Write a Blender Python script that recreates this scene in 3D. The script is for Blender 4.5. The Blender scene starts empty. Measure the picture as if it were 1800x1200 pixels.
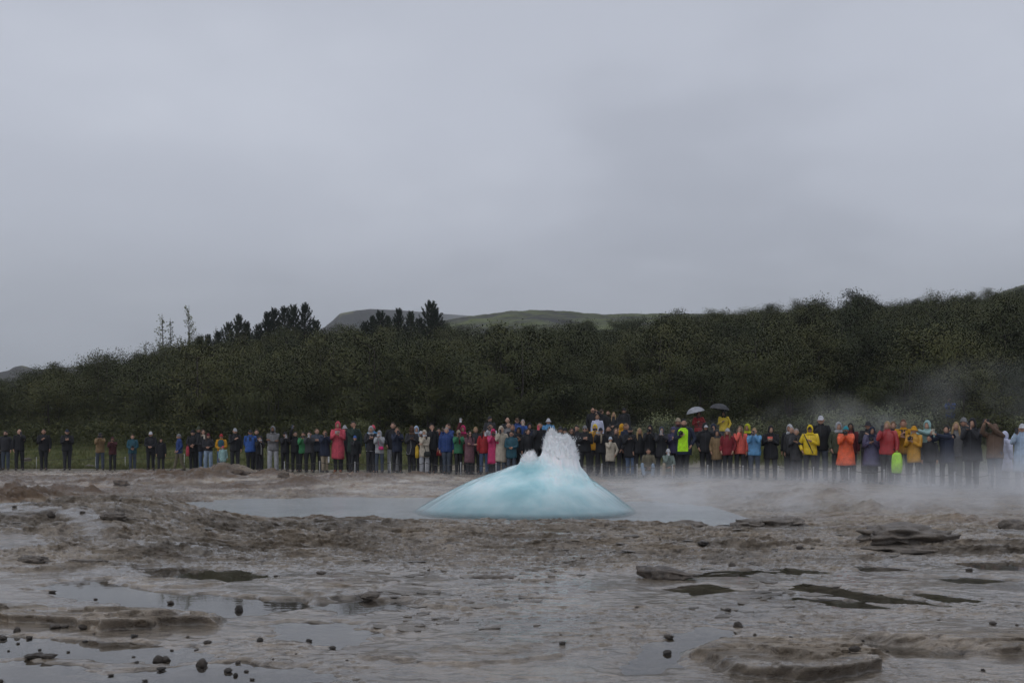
import bpy, bmesh, math, random
import numpy as np
from mathutils import Vector, Matrix, Euler
R = math.radians
random.seed(7); rng = np.random.default_rng(11)
scene = bpy.context.scene
col = scene.collection

# ------------------------------------------------------------------ camera
F, U0, HV, CH = 1750.0, 900.0, 778.0, 1.5       # focal length in photo pixels, centre column, horizon row, eye height
cam_d = bpy.data.cameras.new('camera'); cam = bpy.data.objects.new('camera', cam_d); col.objects.link(cam)
cam.location = (0, 0, CH); cam.rotation_euler = (R(90), 0, 0)
cam_d.sensor_width = 36.0; cam_d.lens = F/1800*36.0; cam_d.shift_y = (HV-600)/1800
cam_d.clip_start = 0.1; cam_d.clip_end = 9000
scene.camera = cam

# ------------------------------------------------------------------ world: overcast stratus over a Nishita sky
SUN_EL, SUN_AZ = 52.0, 215.0
SKX, SKY, SKZ = 6.12, 11.986, 4.239
world = bpy.data.worlds.new('World'); scene.world = world; world.use_nodes = True
nt = world.node_tree; nt.nodes.clear()
def N(t, typ, **kw):
    n = t.nodes.new(typ)
    for k, v in kw.items(): setattr(n, k, v)
    return n
def math_node(t, op, a, b=None, clamp=False):
    n = t.nodes.new('ShaderNodeMath'); n.operation = op; n.use_clamp = clamp
    for i, s in enumerate((a, b)):
        if s is None: continue
        if isinstance(s, (int, float)): n.inputs[i].default_value = s
        else: t.links.new(s, n.inputs[i])
    return n.outputs[0]
def ramp(t, fac, stops, interp='LINEAR'):
    n = t.nodes.new('ShaderNodeValToRGB'); n.color_ramp.interpolation = interp
    e = n.color_ramp.elements
    while len(e) > 1: e.remove(e[-1])
    e[0].position = stops[0][0]; e[0].color = (*stops[0][1], 1) if len(stops[0][1]) == 3 else stops[0][1]
    for p, c in stops[1:]:
        x = e.new(p); x.color = (*c, 1) if len(c) == 3 else c
    t.links.new(fac, n.inputs[0]); return n.outputs[0]
def mixc(t, fac, a, b, mode='MIX'):
    n = t.nodes.new('ShaderNodeMix'); n.data_type = 'RGBA'; n.blend_type = mode
    for sock, s in ((n.inputs[0], fac), (n.inputs[6], a), (n.inputs[7], b)):
        if isinstance(s, (int, float)): sock.default_value = s
        elif isinstance(s, tuple): sock.default_value = (*s, 1) if len(s) == 3 else s
        else: t.links.new(s, sock)
    return n.outputs[2]
sky = N(nt, 'ShaderNodeTexSky', sky_type='NISHITA'); sky.sun_disc = False
sky.sun_elevation = R(SUN_EL); sky.sun_rotation = R(SUN_AZ); sky.air_density = 1.0; sky.dust_density = 3.0
tc = N(nt, 'ShaderNodeTexCoord'); sep = N(nt, 'ShaderNodeSeparateXYZ'); nt.links.new(tc.outputs['Generated'], sep.inputs[0])
up = math_node(nt, 'MAXIMUM', sep.outputs[2], 0.0)
inv = math_node(nt, 'ADD', up, 0.22)                       # cloud deck seen in perspective, curving to the horizon
px = math_node(nt, 'DIVIDE', sep.outputs[0], inv); py = math_node(nt, 'DIVIDE', sep.outputs[1], inv)
cmb = N(nt, 'ShaderNodeCombineXYZ'); nt.links.new(math_node(nt, 'ADD', px, SKX), cmb.inputs[0]); nt.links.new(math_node(nt, 'ADD', py, SKY), cmb.inputs[1]); cmb.inputs[2].default_value = SKZ
n1 = N(nt, 'ShaderNodeTexNoise'); n1.inputs['Scale'].default_value = 1.15; n1.inputs['Detail'].default_value = 3; n1.inputs['Roughness'].default_value = .42; n1.inputs['Distortion'].default_value = .2
n2 = N(nt, 'ShaderNodeTexNoise'); n2.inputs['Scale'].default_value = 3.4; n2.inputs['Detail'].default_value = 4
for n in (n1, n2): nt.links.new(cmb.outputs[0], n.inputs['Vector'])
cl = math_node(nt, 'ADD', math_node(nt, 'MULTIPLY', n1.outputs[0], .78), math_node(nt, 'MULTIPLY', n2.outputs[0], .22))
cloud = ramp(nt, cl, [(.32, (.475, .505, .588)), (.50, (.58, .614, .708)), (.68, (.66, .696, .79))], 'EASE')
low = ramp(nt, up, [(0.0, (.66, .66, .655)), (.12, (.76, .76, .755)), (.22, (.94, .94, .94)), (.31, (1, 1, 1)), (.42, (.95, .95, .95)), (1.0, (1.0, 1.0, .99))], 'EASE')  # the cloud base thickens towards the ground
cloud = mixc(nt, 1.0, cloud, low, 'MULTIPLY')
skyc = mixc(nt, 1.0, sky.outputs[0], (.06, .06, .06), 'MULTIPLY')
bg = N(nt, 'ShaderNodeBackground'); out = N(nt, 'ShaderNodeOutputWorld')
nt.links.new(mixc(nt, .95, skyc, cloud), bg.inputs[0]); bg.inputs[1].default_value = 1.0
nt.links.new(bg.outputs[0], out.inputs[0])

# ------------------------------------------------------------------ sun behind the overcast, exposure, render settings
sd = bpy.data.lights.new('sun', 'SUN'); sd.energy = 0.5; sd.angle = R(45); sd.color = (1, .97, .93)
so = bpy.data.objects.new('sun', sd); col.objects.link(so); so.location = (0, 0, 60)
so.rotation_euler = (R(90-SUN_EL), 0, R(180-SUN_AZ))
vs = scene.view_settings; vs.view_transform = 'Standard'; vs.look = 'None'; vs.exposure = 0; vs.gamma = 1
cy = scene.cycles
cy.max_bounces = 5; cy.diffuse_bounces = 3; cy.glossy_bounces = 2; cy.transmission_bounces = 2; cy.transparent_max_bounces = 12; cy.volume_bounces = 1
cy.use_denoising = True; cy.caustics_reflective = False; cy.caustics_refractive = False; cy.sample_clamp_indirect = 4
cy.use_adaptive_sampling = True; cy.adaptive_threshold = 0.02
try: cy.volume_max_steps = 64
except Exception: pass

# ------------------------------------------------------------------ helpers
def tag(o, label=None, cat=None, group=None, kind=None):
    for k, v in (('label', label), ('category', cat), ('group', group), ('kind', kind)):
        if v: o[k] = v
    return o
def link(name, me, mats=(), parent=None, color=None):
    o = bpy.data.objects.new(name, me); col.objects.link(o)
    if mats and not me.materials:
        for m in (mats if isinstance(mats, (list, tuple)) else [mats]): me.materials.append(m)
    if parent: o.parent = parent
    if color: o.color = (*color, 1)
    return o
def empty(name, loc, rz=0, s=1):
    o = bpy.data.objects.new(name, None); col.objects.link(o); o.location = loc; o.rotation_euler = (0, 0, rz); o.scale = (s, s, s); o.empty_display_size = .2
    return o
class MB:                                        # collects verts and faces
    def __init__(s): s.v = []; s.f = []; s.m = []
    def add(s, v, f, m=0):
        b = len(s.v); s.v += [tuple(p) for p in v]; s.f += [tuple(i+b for i in q) for q in f]; s.m += [m]*len(f)
    def loft(s, rings, cap0=True, cap1=True, m=0):
        n = len(rings[0]); v = [p for r in rings for p in r]; f = []
        for i in range(len(rings)-1):
            for j in range(n):
                k = (j+1) % n; f.append((i*n+j, i*n+k, (i+1)*n+k, (i+1)*n+j))
        if cap0: f.append(tuple(range(n-1, -1, -1)))
        if cap1: f.append(tuple(range((len(rings)-1)*n, len(rings)*n)))
        s.add(v, f, m)
    def tube(s, pts, rad, n=8, m=0, caps=True):
        pts = [Vector(p) for p in pts]; rings = []
        for i, p in enumerate(pts):
            d = (pts[min(i+1, len(pts)-1)] - pts[max(i-1, 0)]).normalized()
            a = d.cross(Vector((0, 1, 0)) if abs(d.y) < .9 else Vector((1, 0, 0))).normalized(); b = d.cross(a)
            r = rad[i] if isinstance(rad, (list, tuple)) else rad
            rx, ry = r if isinstance(r, (list, tuple)) else (r, r)
            rings.append([p + a*rx*math.cos(t) + b*ry*math.sin(t) for t in [2*math.pi*j/n for j in range(n)]])
        s.loft(rings, caps, caps, m)
    def box(s, c, sz, m=0, rot=None):
        x, y, z = [q/2 for q in sz]; v = [Vector((a*x, b*y, d*z)) for a in (-1, 1) for b in (-1, 1) for d in (-1, 1)]
        if rot: v = [rot @ p for p in v]
        s.add([p+Vector(c) for p in v], [(0, 1, 3, 2), (4, 6, 7, 5), (0, 4, 5, 1), (2, 3, 7, 6), (0, 2, 6, 4), (1, 5, 7, 3)], m)
    def mesh(s, name, smooth=True):
        me = bpy.data.meshes.new(name); me.from_pydata(s.v, [], s.f); me.polygons.foreach_set('material_index', s.m)
        if smooth: me.polygons.foreach_set('use_smooth', [True]*len(s.f))
        me.update(); return me
def mesh_np(name, v, f, smooth=True):
    me = bpy.data.meshes.new(name); nf, k = f.shape
    me.vertices.add(len(v)); me.vertices.foreach_set('co', np.asarray(v, np.float32).ravel())
    me.loops.add(nf*k); me.loops.foreach_set('vertex_index', f.astype(np.int32).ravel())
    me.polygons.add(nf); me.polygons.foreach_set('loop_start', np.arange(nf, dtype=np.int32)*k); me.polygons.foreach_set('loop_total', np.full(nf, k, np.int32))
    if smooth: me.polygons.foreach_set('use_smooth', np.ones(nf, bool))
    me.update(calc_edges=True); return me
_TAB = {}
def vnoise(x, y, s=0):                            # smooth value noise, -1..1
    if s not in _TAB: _TAB[s] = (np.random.default_rng(1000+s).random(65536, dtype=np.float32)*2-1)
    T = _TAB[s]; x = np.asarray(x); y = np.asarray(y)
    i = np.floor(x); j = np.floor(y); fx = (x-i).astype(np.float32); fy = (y-j).astype(np.float32)
    i = i.astype(np.int32) & 255; j = j.astype(np.int32) & 255; i1 = (i+1) & 255; j1 = (j+1) & 255
    fx = fx*fx*fx*(fx*(fx*6-15)+10); fy = fy*fy*fy*(fy*(fy*6-15)+10)
    i <<= 8; i1 <<= 8
    a = T[i+j]; c = T[i+j1]; a += (T[i1+j]-a)*fx; c += (T[i1+j1]-c)*fx
    return a+(c-a)*fy
def fbm(x, y, oct=4, s=0, gain=.5):
    t = 0; a = 1; n = 0
    for o in range(oct):
        t = t + a*vnoise(x, y, s+o*17); n += a; a *= gain; x, y = (x*1.6-y*1.2)+3.1, (x*1.2+y*1.6)-1.7
    return t/n
def sstep(a, b, x):
    t = np.clip((x-a)/(b-a), 0, 1); return t*t*(3-2*t)
def pol_sd(P, x, y):                              # signed distance to a polygon, negative inside
    P = np.asarray(P, float); d = np.full(x.shape, 1e9); ins = np.zeros(x.shape, bool); n = len(P)
    for i in range(n):
        ax, ay = P[i]; bx, by = P[(i+1) % n]; ex, ey = bx-ax, by-ay
        t = np.clip(((x-ax)*ex+(y-ay)*ey)/(ex*ex+ey*ey+1e-12), 0, 1)
        d = np.minimum(d, (x-ax-t*ex)**2+(y-ay-t*ey)**2)
        with np.errstate(divide='ignore', invalid='ignore'):
            c = ((ay > y) != (by > y)) & (x < (bx-ax)*(y-ay)/(by-ay+1e-12)+ax)
        ins ^= c
    d = np.sqrt(d); return np.where(ins, -d, d)
def gp(u, v, z=0.0):                              # where the line of sight meets the level z
    Y = F*(CH-z)/(v-HV); return ((u-U0)/F*Y, Y)
def at(u, v, Y): return Vector(((u-U0)/F*Y, Y, CH+(HV-v)/F*Y))

# ------------------------------------------------------------------ materials
def mat(name, disp=None):
    m = bpy.data.materials.new(name); m.use_nodes = True; t = m.node_tree; p = t.nodes['Principled BSDF']
    return m, t, p
def noise(t, scale, detail=3, rough=.5, vec=None, dist=0, dims='3D'):
    n = t.nodes.new('ShaderNodeTexNoise'); n.inputs['Scale'].default_value = scale; n.inputs['Detail'].default_value = detail
    n.inputs['Roughness'].default_value = rough; n.inputs['Distortion'].default_value = dist
    if vec is None:
        c = t.nodes.new('ShaderNodeTexCoord'); vec = c.outputs['Object']
    t.links.new(vec, n.inputs['Vector']); return n.outputs[0]
def bump(t, p, h, strength, dist=.02, link_to=None):
    b = t.nodes.new('ShaderNodeBump'); b.inputs['Strength'].default_value = strength; b.inputs['Distance'].default_value = dist
    t.links.new(h, b.inputs['Height']); t.links.new(b.outputs[0], p.inputs['Normal']); return b
def tinted(name, rough=.8, nz=120., var=.25, bstr=.15, bscale=25., spec=.3):
    """the object's own colour, varied by a fine grain"""
    m, t, p = mat(name); oi = t.nodes.new('ShaderNodeObjectInfo')
    f = ramp(t, noise(t, nz, 2), [(.3, (1-var,)*3), (.7, (1+var,)*3)])
    f2 = ramp(t, noise(t, 7., 3), [(.3, (.75,)*3), (.7, (1.2,)*3)])
    t.links.new(mixc(t, 1, mixc(t, 1, oi.outputs['Color'], f, 'MULTIPLY'), f2, 'MULTIPLY'), p.inputs['Base Color'])
    p.inputs['Roughness'].default_value = rough; p.inputs['Specular IOR Level'].default_value = spec
    bump(t, p, noise(t, bscale, 3), bstr, .03); return m
M_cloth = tinted('woven_cloth'); M_rain = tinted('coated_rainwear', rough=.42, var=.03, bstr=.3, bscale=14., spec=.45)
M_hair = tinted('hair', rough=.55, nz=200., bstr=.4, bscale=60.); M_hard = tinted('moulded_plastic', rough=.35, var=.05, bstr=.02)
M_skin = tinted('skin', rough=.55, nz=60., var=.08, bstr=.05, bscale=40.)
def plain(name, c, rough=.6, spec=.4):
    m, t, p = mat(name); f = ramp(t, noise(t, 40., 2), [(.3, tuple(x*.8 for x in c)), (.7, tuple(min(1, x*1.2) for x in c))])
    t.links.new(f, p.inputs['Base Color']); p.inputs['Roughness'].default_value = rough; p.inputs['Specular IOR Level'].default_value = spec; return m
M_eye = plain('dark_eye', (.02, .015, .012), .2); M_lip = plain('lips', (.25, .09, .08), .5)
M_glass = plain('dark_lens', (.01, .01, .012), .1, .6)
M_metal = plain('grey_metal', (.45, .45, .46), .45); M_rope = plain('dark_rope', (.05, .045, .04), .9)
HAZE, STEAM, STEP = .00027, .58, 1.0
# ------------------------------------------------------------------ the lie of the land
def ip(x, xs, ys): return np.interp(x, xs, ys)
ROW_U = [-900, 0, 250, 480, 740, 900, 1040, 1200, 1300, 1430, 1560, 1640, 1800, 2600]
ROW_D = [52, 44, 42, 38, 35.5, 34.5, 33.5, 31.2, 30.6, 30, 28.5, 28, 27, 25]
ROW_V = [822, 826, 826, 829, 832, 834, 836, 838.5, 841, 844, 850, 854, 860, 880]
ROW_Z = [CH-(v-HV)/F*d for v, d in zip(ROW_V, ROW_D)]
TOP_U = [-900, -300, 0, 100, 200, 300, 400, 480, 560, 650, 780, 850, 1000, 1100, 1190, 1300, 1400, 1500, 1600, 1700, 1800, 2100, 2800]
TOP_V = [715, 690, 668, 650, 629, 609, 590, 578, 575, 575, 574, 573, 573, 566, 553, 545, 534, 531, 528, 519, 510, 485, 430]
FAR_U = [-900, 0, 500, 700, 780, 830, 900, 940, 1000, 1060, 1130, 1190, 1300, 1720, 1760, 1800, 2100, 2800]
FAR_V = [740, 690, 620, 585, 566, 558, 550, 548, 552, 556, 555, 554, 556, 530, 512, 499, 455, 380]
def uv(x, y): return U0 + F*x/np.maximum(y, .5)
TREE_H = 3.7
def land(x, y):
    """height of the place without its fine relief"""
    u = uv(x, y); uc = np.clip(u, -900, 2600)
    D = ip(uc, ROW_U, ROW_D); zr = ip(uc, ROW_U, ROW_Z)
    z = np.zeros_like(x)
    # foreground rising to the crater rim
    rim_v = ip(u, [0, 100, 200, 290, 350, 430, 600, 900, 1200, 1300, 1500, 1700, 1800], [884, 874, 866, 872, 888, 905, 908, 910, 917, 924, 926, 930, 934])
    Yr = ip(u, [0, 200, 430, 900, 1250, 1800], [15.2, 15.8, 16.6, 16.9, 16.4, 15.6])
    zrim = CH-(rim_v-HV)/F*Yr
    s0 = ip(u, [0, 300, 500, 900, 1300, 1800], [4.2, 4.6, 5.0, 4.6, 3.2, 2.4])
    t = np.clip((y-(Yr-s0))/s0, 0, 1)
    fore = zrim*(t*t*(3-2*t))
    zback = ip(u, [0, 300, 450, 650, 1150, 1300, 1800], [.16, .12, .05, .03, .03, .03, .0])
    mid = zrim+(zback-zrim)*sstep(0, 1.4, y-Yr)
    z = np.where(y < Yr, fore, mid)
    k = sstep(20.5, np.maximum(D-1.5, 24), y)
    z = z + (zr-z)*np.where(y > 18, k, 0)
    # bank behind the crowd
    bank = sstep(700, 880, u)
    zb = zr + bank*(sstep(D+1.2, D+8, y)*(1.22-zr)) + (1-bank)*(sstep(D+3.5, D+10, y)*(1.2-zr))
    z = np.where(y > D, zb, z)
    # wooded slope
    Yb = ip(uc, [-900, 0, 600, 900, 1400, 1800, 2600], [58, 53, 49, 46, 41, 39, 36])
    Yc = ip(uc, [-900, 0, 600, 1000, 1800, 2600], [92, 95, 104, 112, 122, 126])
    zc = CH+(HV-ip(u, TOP_U, TOP_V))/F*Yc-TREE_H
    s = np.clip((y-Yb)/(Yc-Yb), 0, 1)
    z = np.where(y > Yb, z+(zc-z)*s, z)
    z2 = CH+(HV-ip(u, FAR_U, FAR_V))/F*230
    s = np.clip((y-Yc)/(230-Yc), 0, 1)
    z = np.where(y > Yc, zc+(z2-zc)*(s+.35*s*(1-s)*sstep(700, 900, u)*(1-sstep(1200, 1400, u))), z)
    z = np.where(y > 230, z2-np.minimum((y-230)*.12, 12), z)
    return z
# shallow puddles and ledges, outlined on the ground
PUDDLES = [[(60, 1030), (90, 1020), (130, 1015), (180, 1016), (215, 1030), (280, 1036), (390, 1041), (440, 1046), (515, 1055), (515, 1066), (480, 1070), (460, 1078), (400, 1076), (350, 1077), (315, 1070), (280, 1068), (220, 1055), (150, 1050), (100, 1040)],
 [(250, 995), (290, 988), (330, 990), (380, 998), (440, 1005), (450, 1016), (400, 1018), (340, 1009), (270, 1009)],
 [(0, 947), (60, 950), (82, 956), (40, 960), (-60, 958), (-60, 945)], [(110, 958), (150, 955), (190, 968), (202, 978), (150, 979)], [(-60, 971), (70, 972), (82, 980), (40, 983), (-60, 984)],
 [(-60, 1108), (100, 1115), (200, 1124), (260, 1134), (330, 1136), (380, 1148), (300, 1160), (100, 1142), (-60, 1146)],
 [(-60, 1160), (30, 1158), (110, 1166), (230, 1178), (330, 1166), (420, 1160), (500, 1164), (560, 1180), (500, 1196), (300, 1205), (-60, 1225)],
 [(450, 1092), (500, 1085), (560, 1087), (620, 1092), (660, 1104), (640, 1126), (590, 1136), (520, 1122)],
 [(1100, 1150), (1150, 1118), (1240, 1098), (1310, 1102), (1260, 1120), (1200, 1145), (1170, 1175), (1100, 1190), (1060, 1176)],
 [(1360, 1000), (1390, 994), (1480, 1002), (1440, 1008)], [(1380, 1024), (1410, 1018), (1520, 1034), (1640, 1050), (1680, 1062), (1560, 1056), (1440, 1038)],
 [(1570, 1036), (1620, 1033), (1720, 1050), (1660, 1056)], [(1660, 985), (1800, 984), (1900, 992), (1900, 1004), (1720, 998)], [(1480, 990), (1560, 990), (1640, 999), (1540, 1000)],
 [(1400, 1046), (1500, 1052), (1600, 1066), (1480, 1062)], [(1180, 988), (1260, 985), (1320, 992), (1240, 996)], [(1600, 1010), (1700, 1006), (1790, 1016), (1690, 1022)], [(1150, 1030), (1240, 1022), (1330, 1034), (1220, 1042)],
 [(1480, 1120), (1640, 1130), (1760, 1140), (1700, 1156), (1560, 1150)],
 [(560, 1060), (640, 1050), (720, 1056), (650, 1072), (580, 1076)], [(1620, 930), (1700, 935), (1900, 938), (1900, 950), (1700, 944)], [(1270, 936), (1380, 930), (1500, 938), (1400, 942)]]
LEDGES = [  # outline, height
 ([(-80, 1050), (60, 1061), (130, 1073), (220, 1073), (330, 1077), (395, 1087), (385, 1096), (300, 1099), (180, 1106), (100, 1096), (-80, 1086)], .19),
 ([(180, 1012), (240, 1006), (330, 1010), (400, 1013), (395, 1024), (330, 1032), (230, 1026)], .045),
 ([(-80, 986), (60, 985), (130, 990), (185, 984), (190, 992), (120, 1001), (60, 1004), (-80, 1000)], .05),
 ([(1200, 1140), (1270, 1122), (1400, 1115), (1510, 1102), (1570, 1094), (1640, 1096), (1800, 1102), (1900, 1106), (1900, 1140), (1760, 1150), (1640, 1140), (1540, 1150), (1560, 1176), (1480, 1190), (1400, 1194), (1290, 1178), (1240, 1160)], .16),
 ([(1205, 946), (1290, 942), (1420, 948), (1440, 956), (1330, 962), (1230, 958)], .11),
 ([(1500, 954), (1520, 940), (1600, 932), (1690, 938), (1790, 952), (1900, 958), (1900, 972), (1650, 968), (1540, 964)], .15),
 ([(1210, 970), (1480, 966), (1720, 962), (1900, 968), (1900, 980), (1700, 982), (1500, 980), (1320, 984)], .035),
 ([(560, 1050), (640, 1034), (720, 1044), (840, 1070), (740, 1062), (640, 1052)], .05),
 ([(860, 1006), (930, 1000), (980, 1014), (920, 1018)], .05), ([(980, 1030), (1060, 1024), (1100, 1034), (1040, 1042)], .03),
 ([(620, 1150), (780, 1112), (960, 1088), (1160, 1080), (1200, 1092), (1080, 1124), (960, 1156), (760, 1166)], .035),
 ([(1230, 1040), (1300, 1030), (1480, 1082), (1560, 1096), (1480, 1096), (1330, 1064)], .03),
 ([(420, 1010), (600, 1000), (700, 1016), (640, 1040), (540, 1044)], .05)]
def ground_poly(px): return [gp(u, v, .02) for u, v in px]
PUD_G = [ground_poly(p) for p in PUDDLES]; LED_G = [(ground_poly(p), h) for p, h in LEDGES]
ORANGE_BUMPS = [(20, 862, .35, .30), (60, 868, .55, .34), (30, 852, .4, .25), (110, 858, .6, .20), (160, 862, .35, .18), (215, 846, 1.0, .20), (300, 846, 1.2, .22), (360, 845, 1.0, .28), (400, 838, 1.0, .36), (425, 836, .7, .36), (340, 848, .6, .25), (480, 842, .8, .22), (530, 852, .7, .2), (130, 845, .8, .16), (250, 838, 1.2, .14), (40, 876, .7, .3), (640, 848, 1.4, .2), (720, 846, 1.2, .16), (590, 846, .8, .12), (1420, 868, 1.5, .16), (1300, 862, 1.3, .12), (1560, 880, 1.6, .18), (1650, 896, 1.2, .16)]
def terrace(n, k, sharp=.72):
    q = n*k; f = np.floor(q); return (f+sstep(sharp, 1, q-f))/k
def relief(x, y, full=True):
    """the sheet of sinter: flakes, ledges, puddle hollows"""
    u = uv(x, y); z = land(x, y)
    D = ip(np.clip(u, -900, 2600), ROW_U, ROW_D)
    near = 1-sstep(D-1.6, D-.4, y)                         # smooth where people stand
    wx = x+.25*fbm(x*1.1, y*1.1, 2, 91); wy = y+.25*fbm(x*1.1+7, y*1.1, 2, 92)
    n = fbm(wx*.42+wy*.10, wy*.62, 5, 3, .55)
    fine = fbm(x*3.2+y*.8, y*4.6, 4, 21, .6)
    wash = sstep(10.5, 14, y)*(1-.55*sstep(1200, 1450, u))*(1-.35*sstep(640, 800, u)*(1-sstep(1100, 1200, u)))
    flk = terrace(n*.5+.5+.05*fine, 9, .92)*2-1
    patch = sstep(-.15, .35, fbm(x*.55+9, y*.55, 3, 35))
    fl2 = terrace(fbm(wx*1.3+3, wy*2.3+1, 4, 33)*.5+.5, 6, .92)*2-1
    fl3 = terrace(fbm(wx*3.4+5, wy*6.2+2, 3, 37)*.5+.5, 4, .90)*2-1
    fl4 = terrace(fbm(wx*7.5+1, wy*12+4, 3, 39)*.5+.5, 3, .88)*2-1
    h = (.018+.072*wash)*flk+fine*(.003+.008*wash)+fl2*(.004+.014*patch+.056*wash)+fl3*(.001+.012*patch+.040*wash)+fl4*(.001+.006*patch+.022*wash)
    pond = np.zeros_like(x)
    jag = .20*fbm(x*1.5, y*1.5, 4, 51, .6)+.07*fbm(x*7, y*7, 2, 52)
    for P, hh in LED_G:
        a = np.array(P); m = (x > a[:, 0].min()-.8) & (x < a[:, 0].max()+.8) & (y > a[:, 1].min()-.8) & (y < a[:, 1].max()+.8)
        if not m.any(): continue
        s = pol_sd(P, x[m], y[m])+jag[m]*.8
        t = 1-sstep(-.045, .03, s); b = 1-sstep(-.36, -.28, s+.3*fl2[m])
        fr_ = np.clip((a[:, 1].max()-y[m])/(a[:, 1].max()-a[:, 1].min()+1e-6), 0, 1)      # the crust rises towards its broken front edge
        h[m] += hh*(.6*t+.4*b)*(.15+.85*fr_)*(1+.35*fl2[m])
    for P in PUD_G:
        a = np.array(P); m = (x > a[:, 0].min()-.8) & (x < a[:, 0].max()+.8) & (y > a[:, 1].min()-.8) & (y < a[:, 1].max()+.8)
        if not m.any(): continue
        s = pol_sd(P, x[m], y[m])+jag[m]*(1.4 if a[:, 0].mean() < -.8 else .8)-(.07 if a[:, 0].mean() < -.8 else -.02)
        t = 1-sstep(-.16, .12, s); pond[m] = np.maximum(pond[m], t)
    h = h*(1-.8*pond)-.040*pond*(1-sstep(12.5, 15.5, y))+.009*(1-pond)*(1-wash)
    h *= near
    ob = np.zeros_like(x)
    for bu, bv, r, hh in ORANGE_BUMPS:
        bx, by = gp(bu, bv, .22); q = ((x-bx)/r)**2+((y-by)/(r*1.2))**2
        ob = np.maximum(ob, hh*np.exp(-q*1.1)*(1+1.0*fbm(x*2.2, y*2.2, 4, 61, .6)))
    h += ob*near
    z = z+h+.004*near*(y < 13)
    far = sstep(44, 60, y); z = z+far*(.5*fbm(x*.06, y*.06, 3, 71)+.15*fbm(x*.3, y*.3, 3, 72))*(1-sstep(85, 95, y))+sstep(120, 160, y)*.9*fbm(x*.09, y*.05, 5, 75, .6)
    return z, pond, ob, h, fine
# crater pool: where the water lies the ground drops away
POOL = [(-8.0, 22.8), (-6.3, 24.4), (-4.2, 25.2), (-1.5, 25.6), (1.0, 25.0), (2.7, 23.6), (3.7, 21.6), (4.1, 19.6), (3.8, 17.9), (2.8, 17.25), (0, 17.2), (-2.8, 17.3), (-4.6, 17.6), (-6.2, 18.6), (-7.6, 20.6)]
POOL_Z = .10
def ground_z(x, y):
    x = np.atleast_1d(np.asarray(x, float)); y = np.atleast_1d(np.asarray(y, float))
    z, pond, ob, n, fine = relief(x, y)
    m = (y > 15) & (y < 28) & (np.abs(x) < 12)
    if m.any():
        s = pol_sd(POOL, x[m], y[m])+.55*fbm(x[m]*.9, y[m]*.9, 4, 81)
        t = 1-sstep(-.5, .25, s); z[m] = z[m]*(1-t)+(-.25)*t
    return z, pond, ob, n, fine
# the sheet: rows spread by distance, columns fan out
rows = np.concatenate([np.linspace(2.2, 5.2, 14)[:-1], 5.2*np.exp(np.linspace(0, math.log(19/5.2), 560))[:-1], 19*np.exp(np.linspace(0, math.log(46/19), 250))[:-1], 46*np.exp(np.linspace(0, math.log(300/46), 150))[:-1], 300*np.exp(np.linspace(0, math.log(3600/300), 14))])
tt = np.concatenate([np.linspace(-1.6, -.62, 50)[:-1], np.linspace(-.62, .62, 780), np.linspace(.62, 1.6, 50)[1:]])
GY, GT = np.meshgrid(rows, tt, indexing='ij'); GX = GT*GY
gzv, gpond, gob, gn, gfine = ground_z(GX.ravel(), GY.ravel())
nr, nc = GY.shape; GZ2 = gzv.reshape(nr, nc)
def gz(x, y):                                     # height of the finished sheet at a point
    i = int(np.clip(np.searchsorted(rows, y)-1, 0, nr-2)); t_ = x/y; j = int(np.clip(np.searchsorted(tt, t_)-1, 0, nc-2))
    a = np.clip((y-rows[i])/(rows[i+1]-rows[i]), 0, 1); b = np.clip((t_-tt[j])/(tt[j+1]-tt[j]), 0, 1)
    return float((GZ2[i, j]*(1-b)+GZ2[i, j+1]*b)*(1-a)+(GZ2[i+1, j]*(1-b)+GZ2[i+1, j+1]*b)*a)
idx = np.arange(nr*nc).reshape(nr, nc)
quads = np.stack([idx[:-1, :-1], idx[:-1, 1:], idx[1:, 1:], idx[1:, :-1]], -1).reshape(-1, 4)
lean_ = np.clip(gn, -.15, .22)*1.3*(GY.ravel() > 4)*(1-sstep(24, 28, GY.ravel()))    # ledges lean out over their foot
gme = mesh_np('ground', np.stack([GX.ravel(), GY.ravel()-lean_, gzv], 1), quads, False)
gx, gy = GX.ravel(), GY.ravel(); gu = uv(gx, gy)
Dg = ip(np.clip(gu, -900, 2600), ROW_U, ROW_D)
# masks of what the ground is made of: R sinter crust, G grass, B wet film
sint = sstep(16.2, 18.2, gy)*(1-sstep(Dg-4, Dg-1, gy))*(1-.75*sstep(1150, 1350, gu))
sint = np.clip(sint*(.85+.9*fbm(gx*.5, gy*.5, 4, 101)+.5*sstep(.03, .1, gob)), 0, 1)
edge = fbm(gx*.25, gy*.25, 3, 111)
grass = np.where(gu < 760, sstep(Dg+.6+1.2*edge+2.6*sstep(240, 330, gu), Dg+2.2+1.2*edge+2.6*sstep(240, 330, gu), gy), sstep(Dg+3.4+1.5*edge, Dg+5.2+1.5*edge, gy))
lvl = gzv
wet = np.clip(gpond+(1-sstep(.006, .045, lvl+.020*gfine))*(gy < 15.5), 0, 1)*(gy < 17.5)
wet = np.maximum(wet, (gy > 24)*(gu < 700)*sstep(.05, .4, fbm(gx*.35, gy*1.1, 3, 121))*(1-sstep(Dg-2.5, Dg-1.0, gy)))
zone_ = sstep(19.5, 22, gy)*(1-sstep(Dg-6.5, Dg-3.5, gy))*(1-sstep(540, 640, gu))
rust_ = np.clip(np.maximum(np.clip(gob*8-.25, 0, 1)*(gu < 800), zone_*sstep(-.26, .06, fbm(gx*.45, gy*.75, 5, 161, .6))), 0, 1)
wet = wet*(1-.8*rust_)
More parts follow.
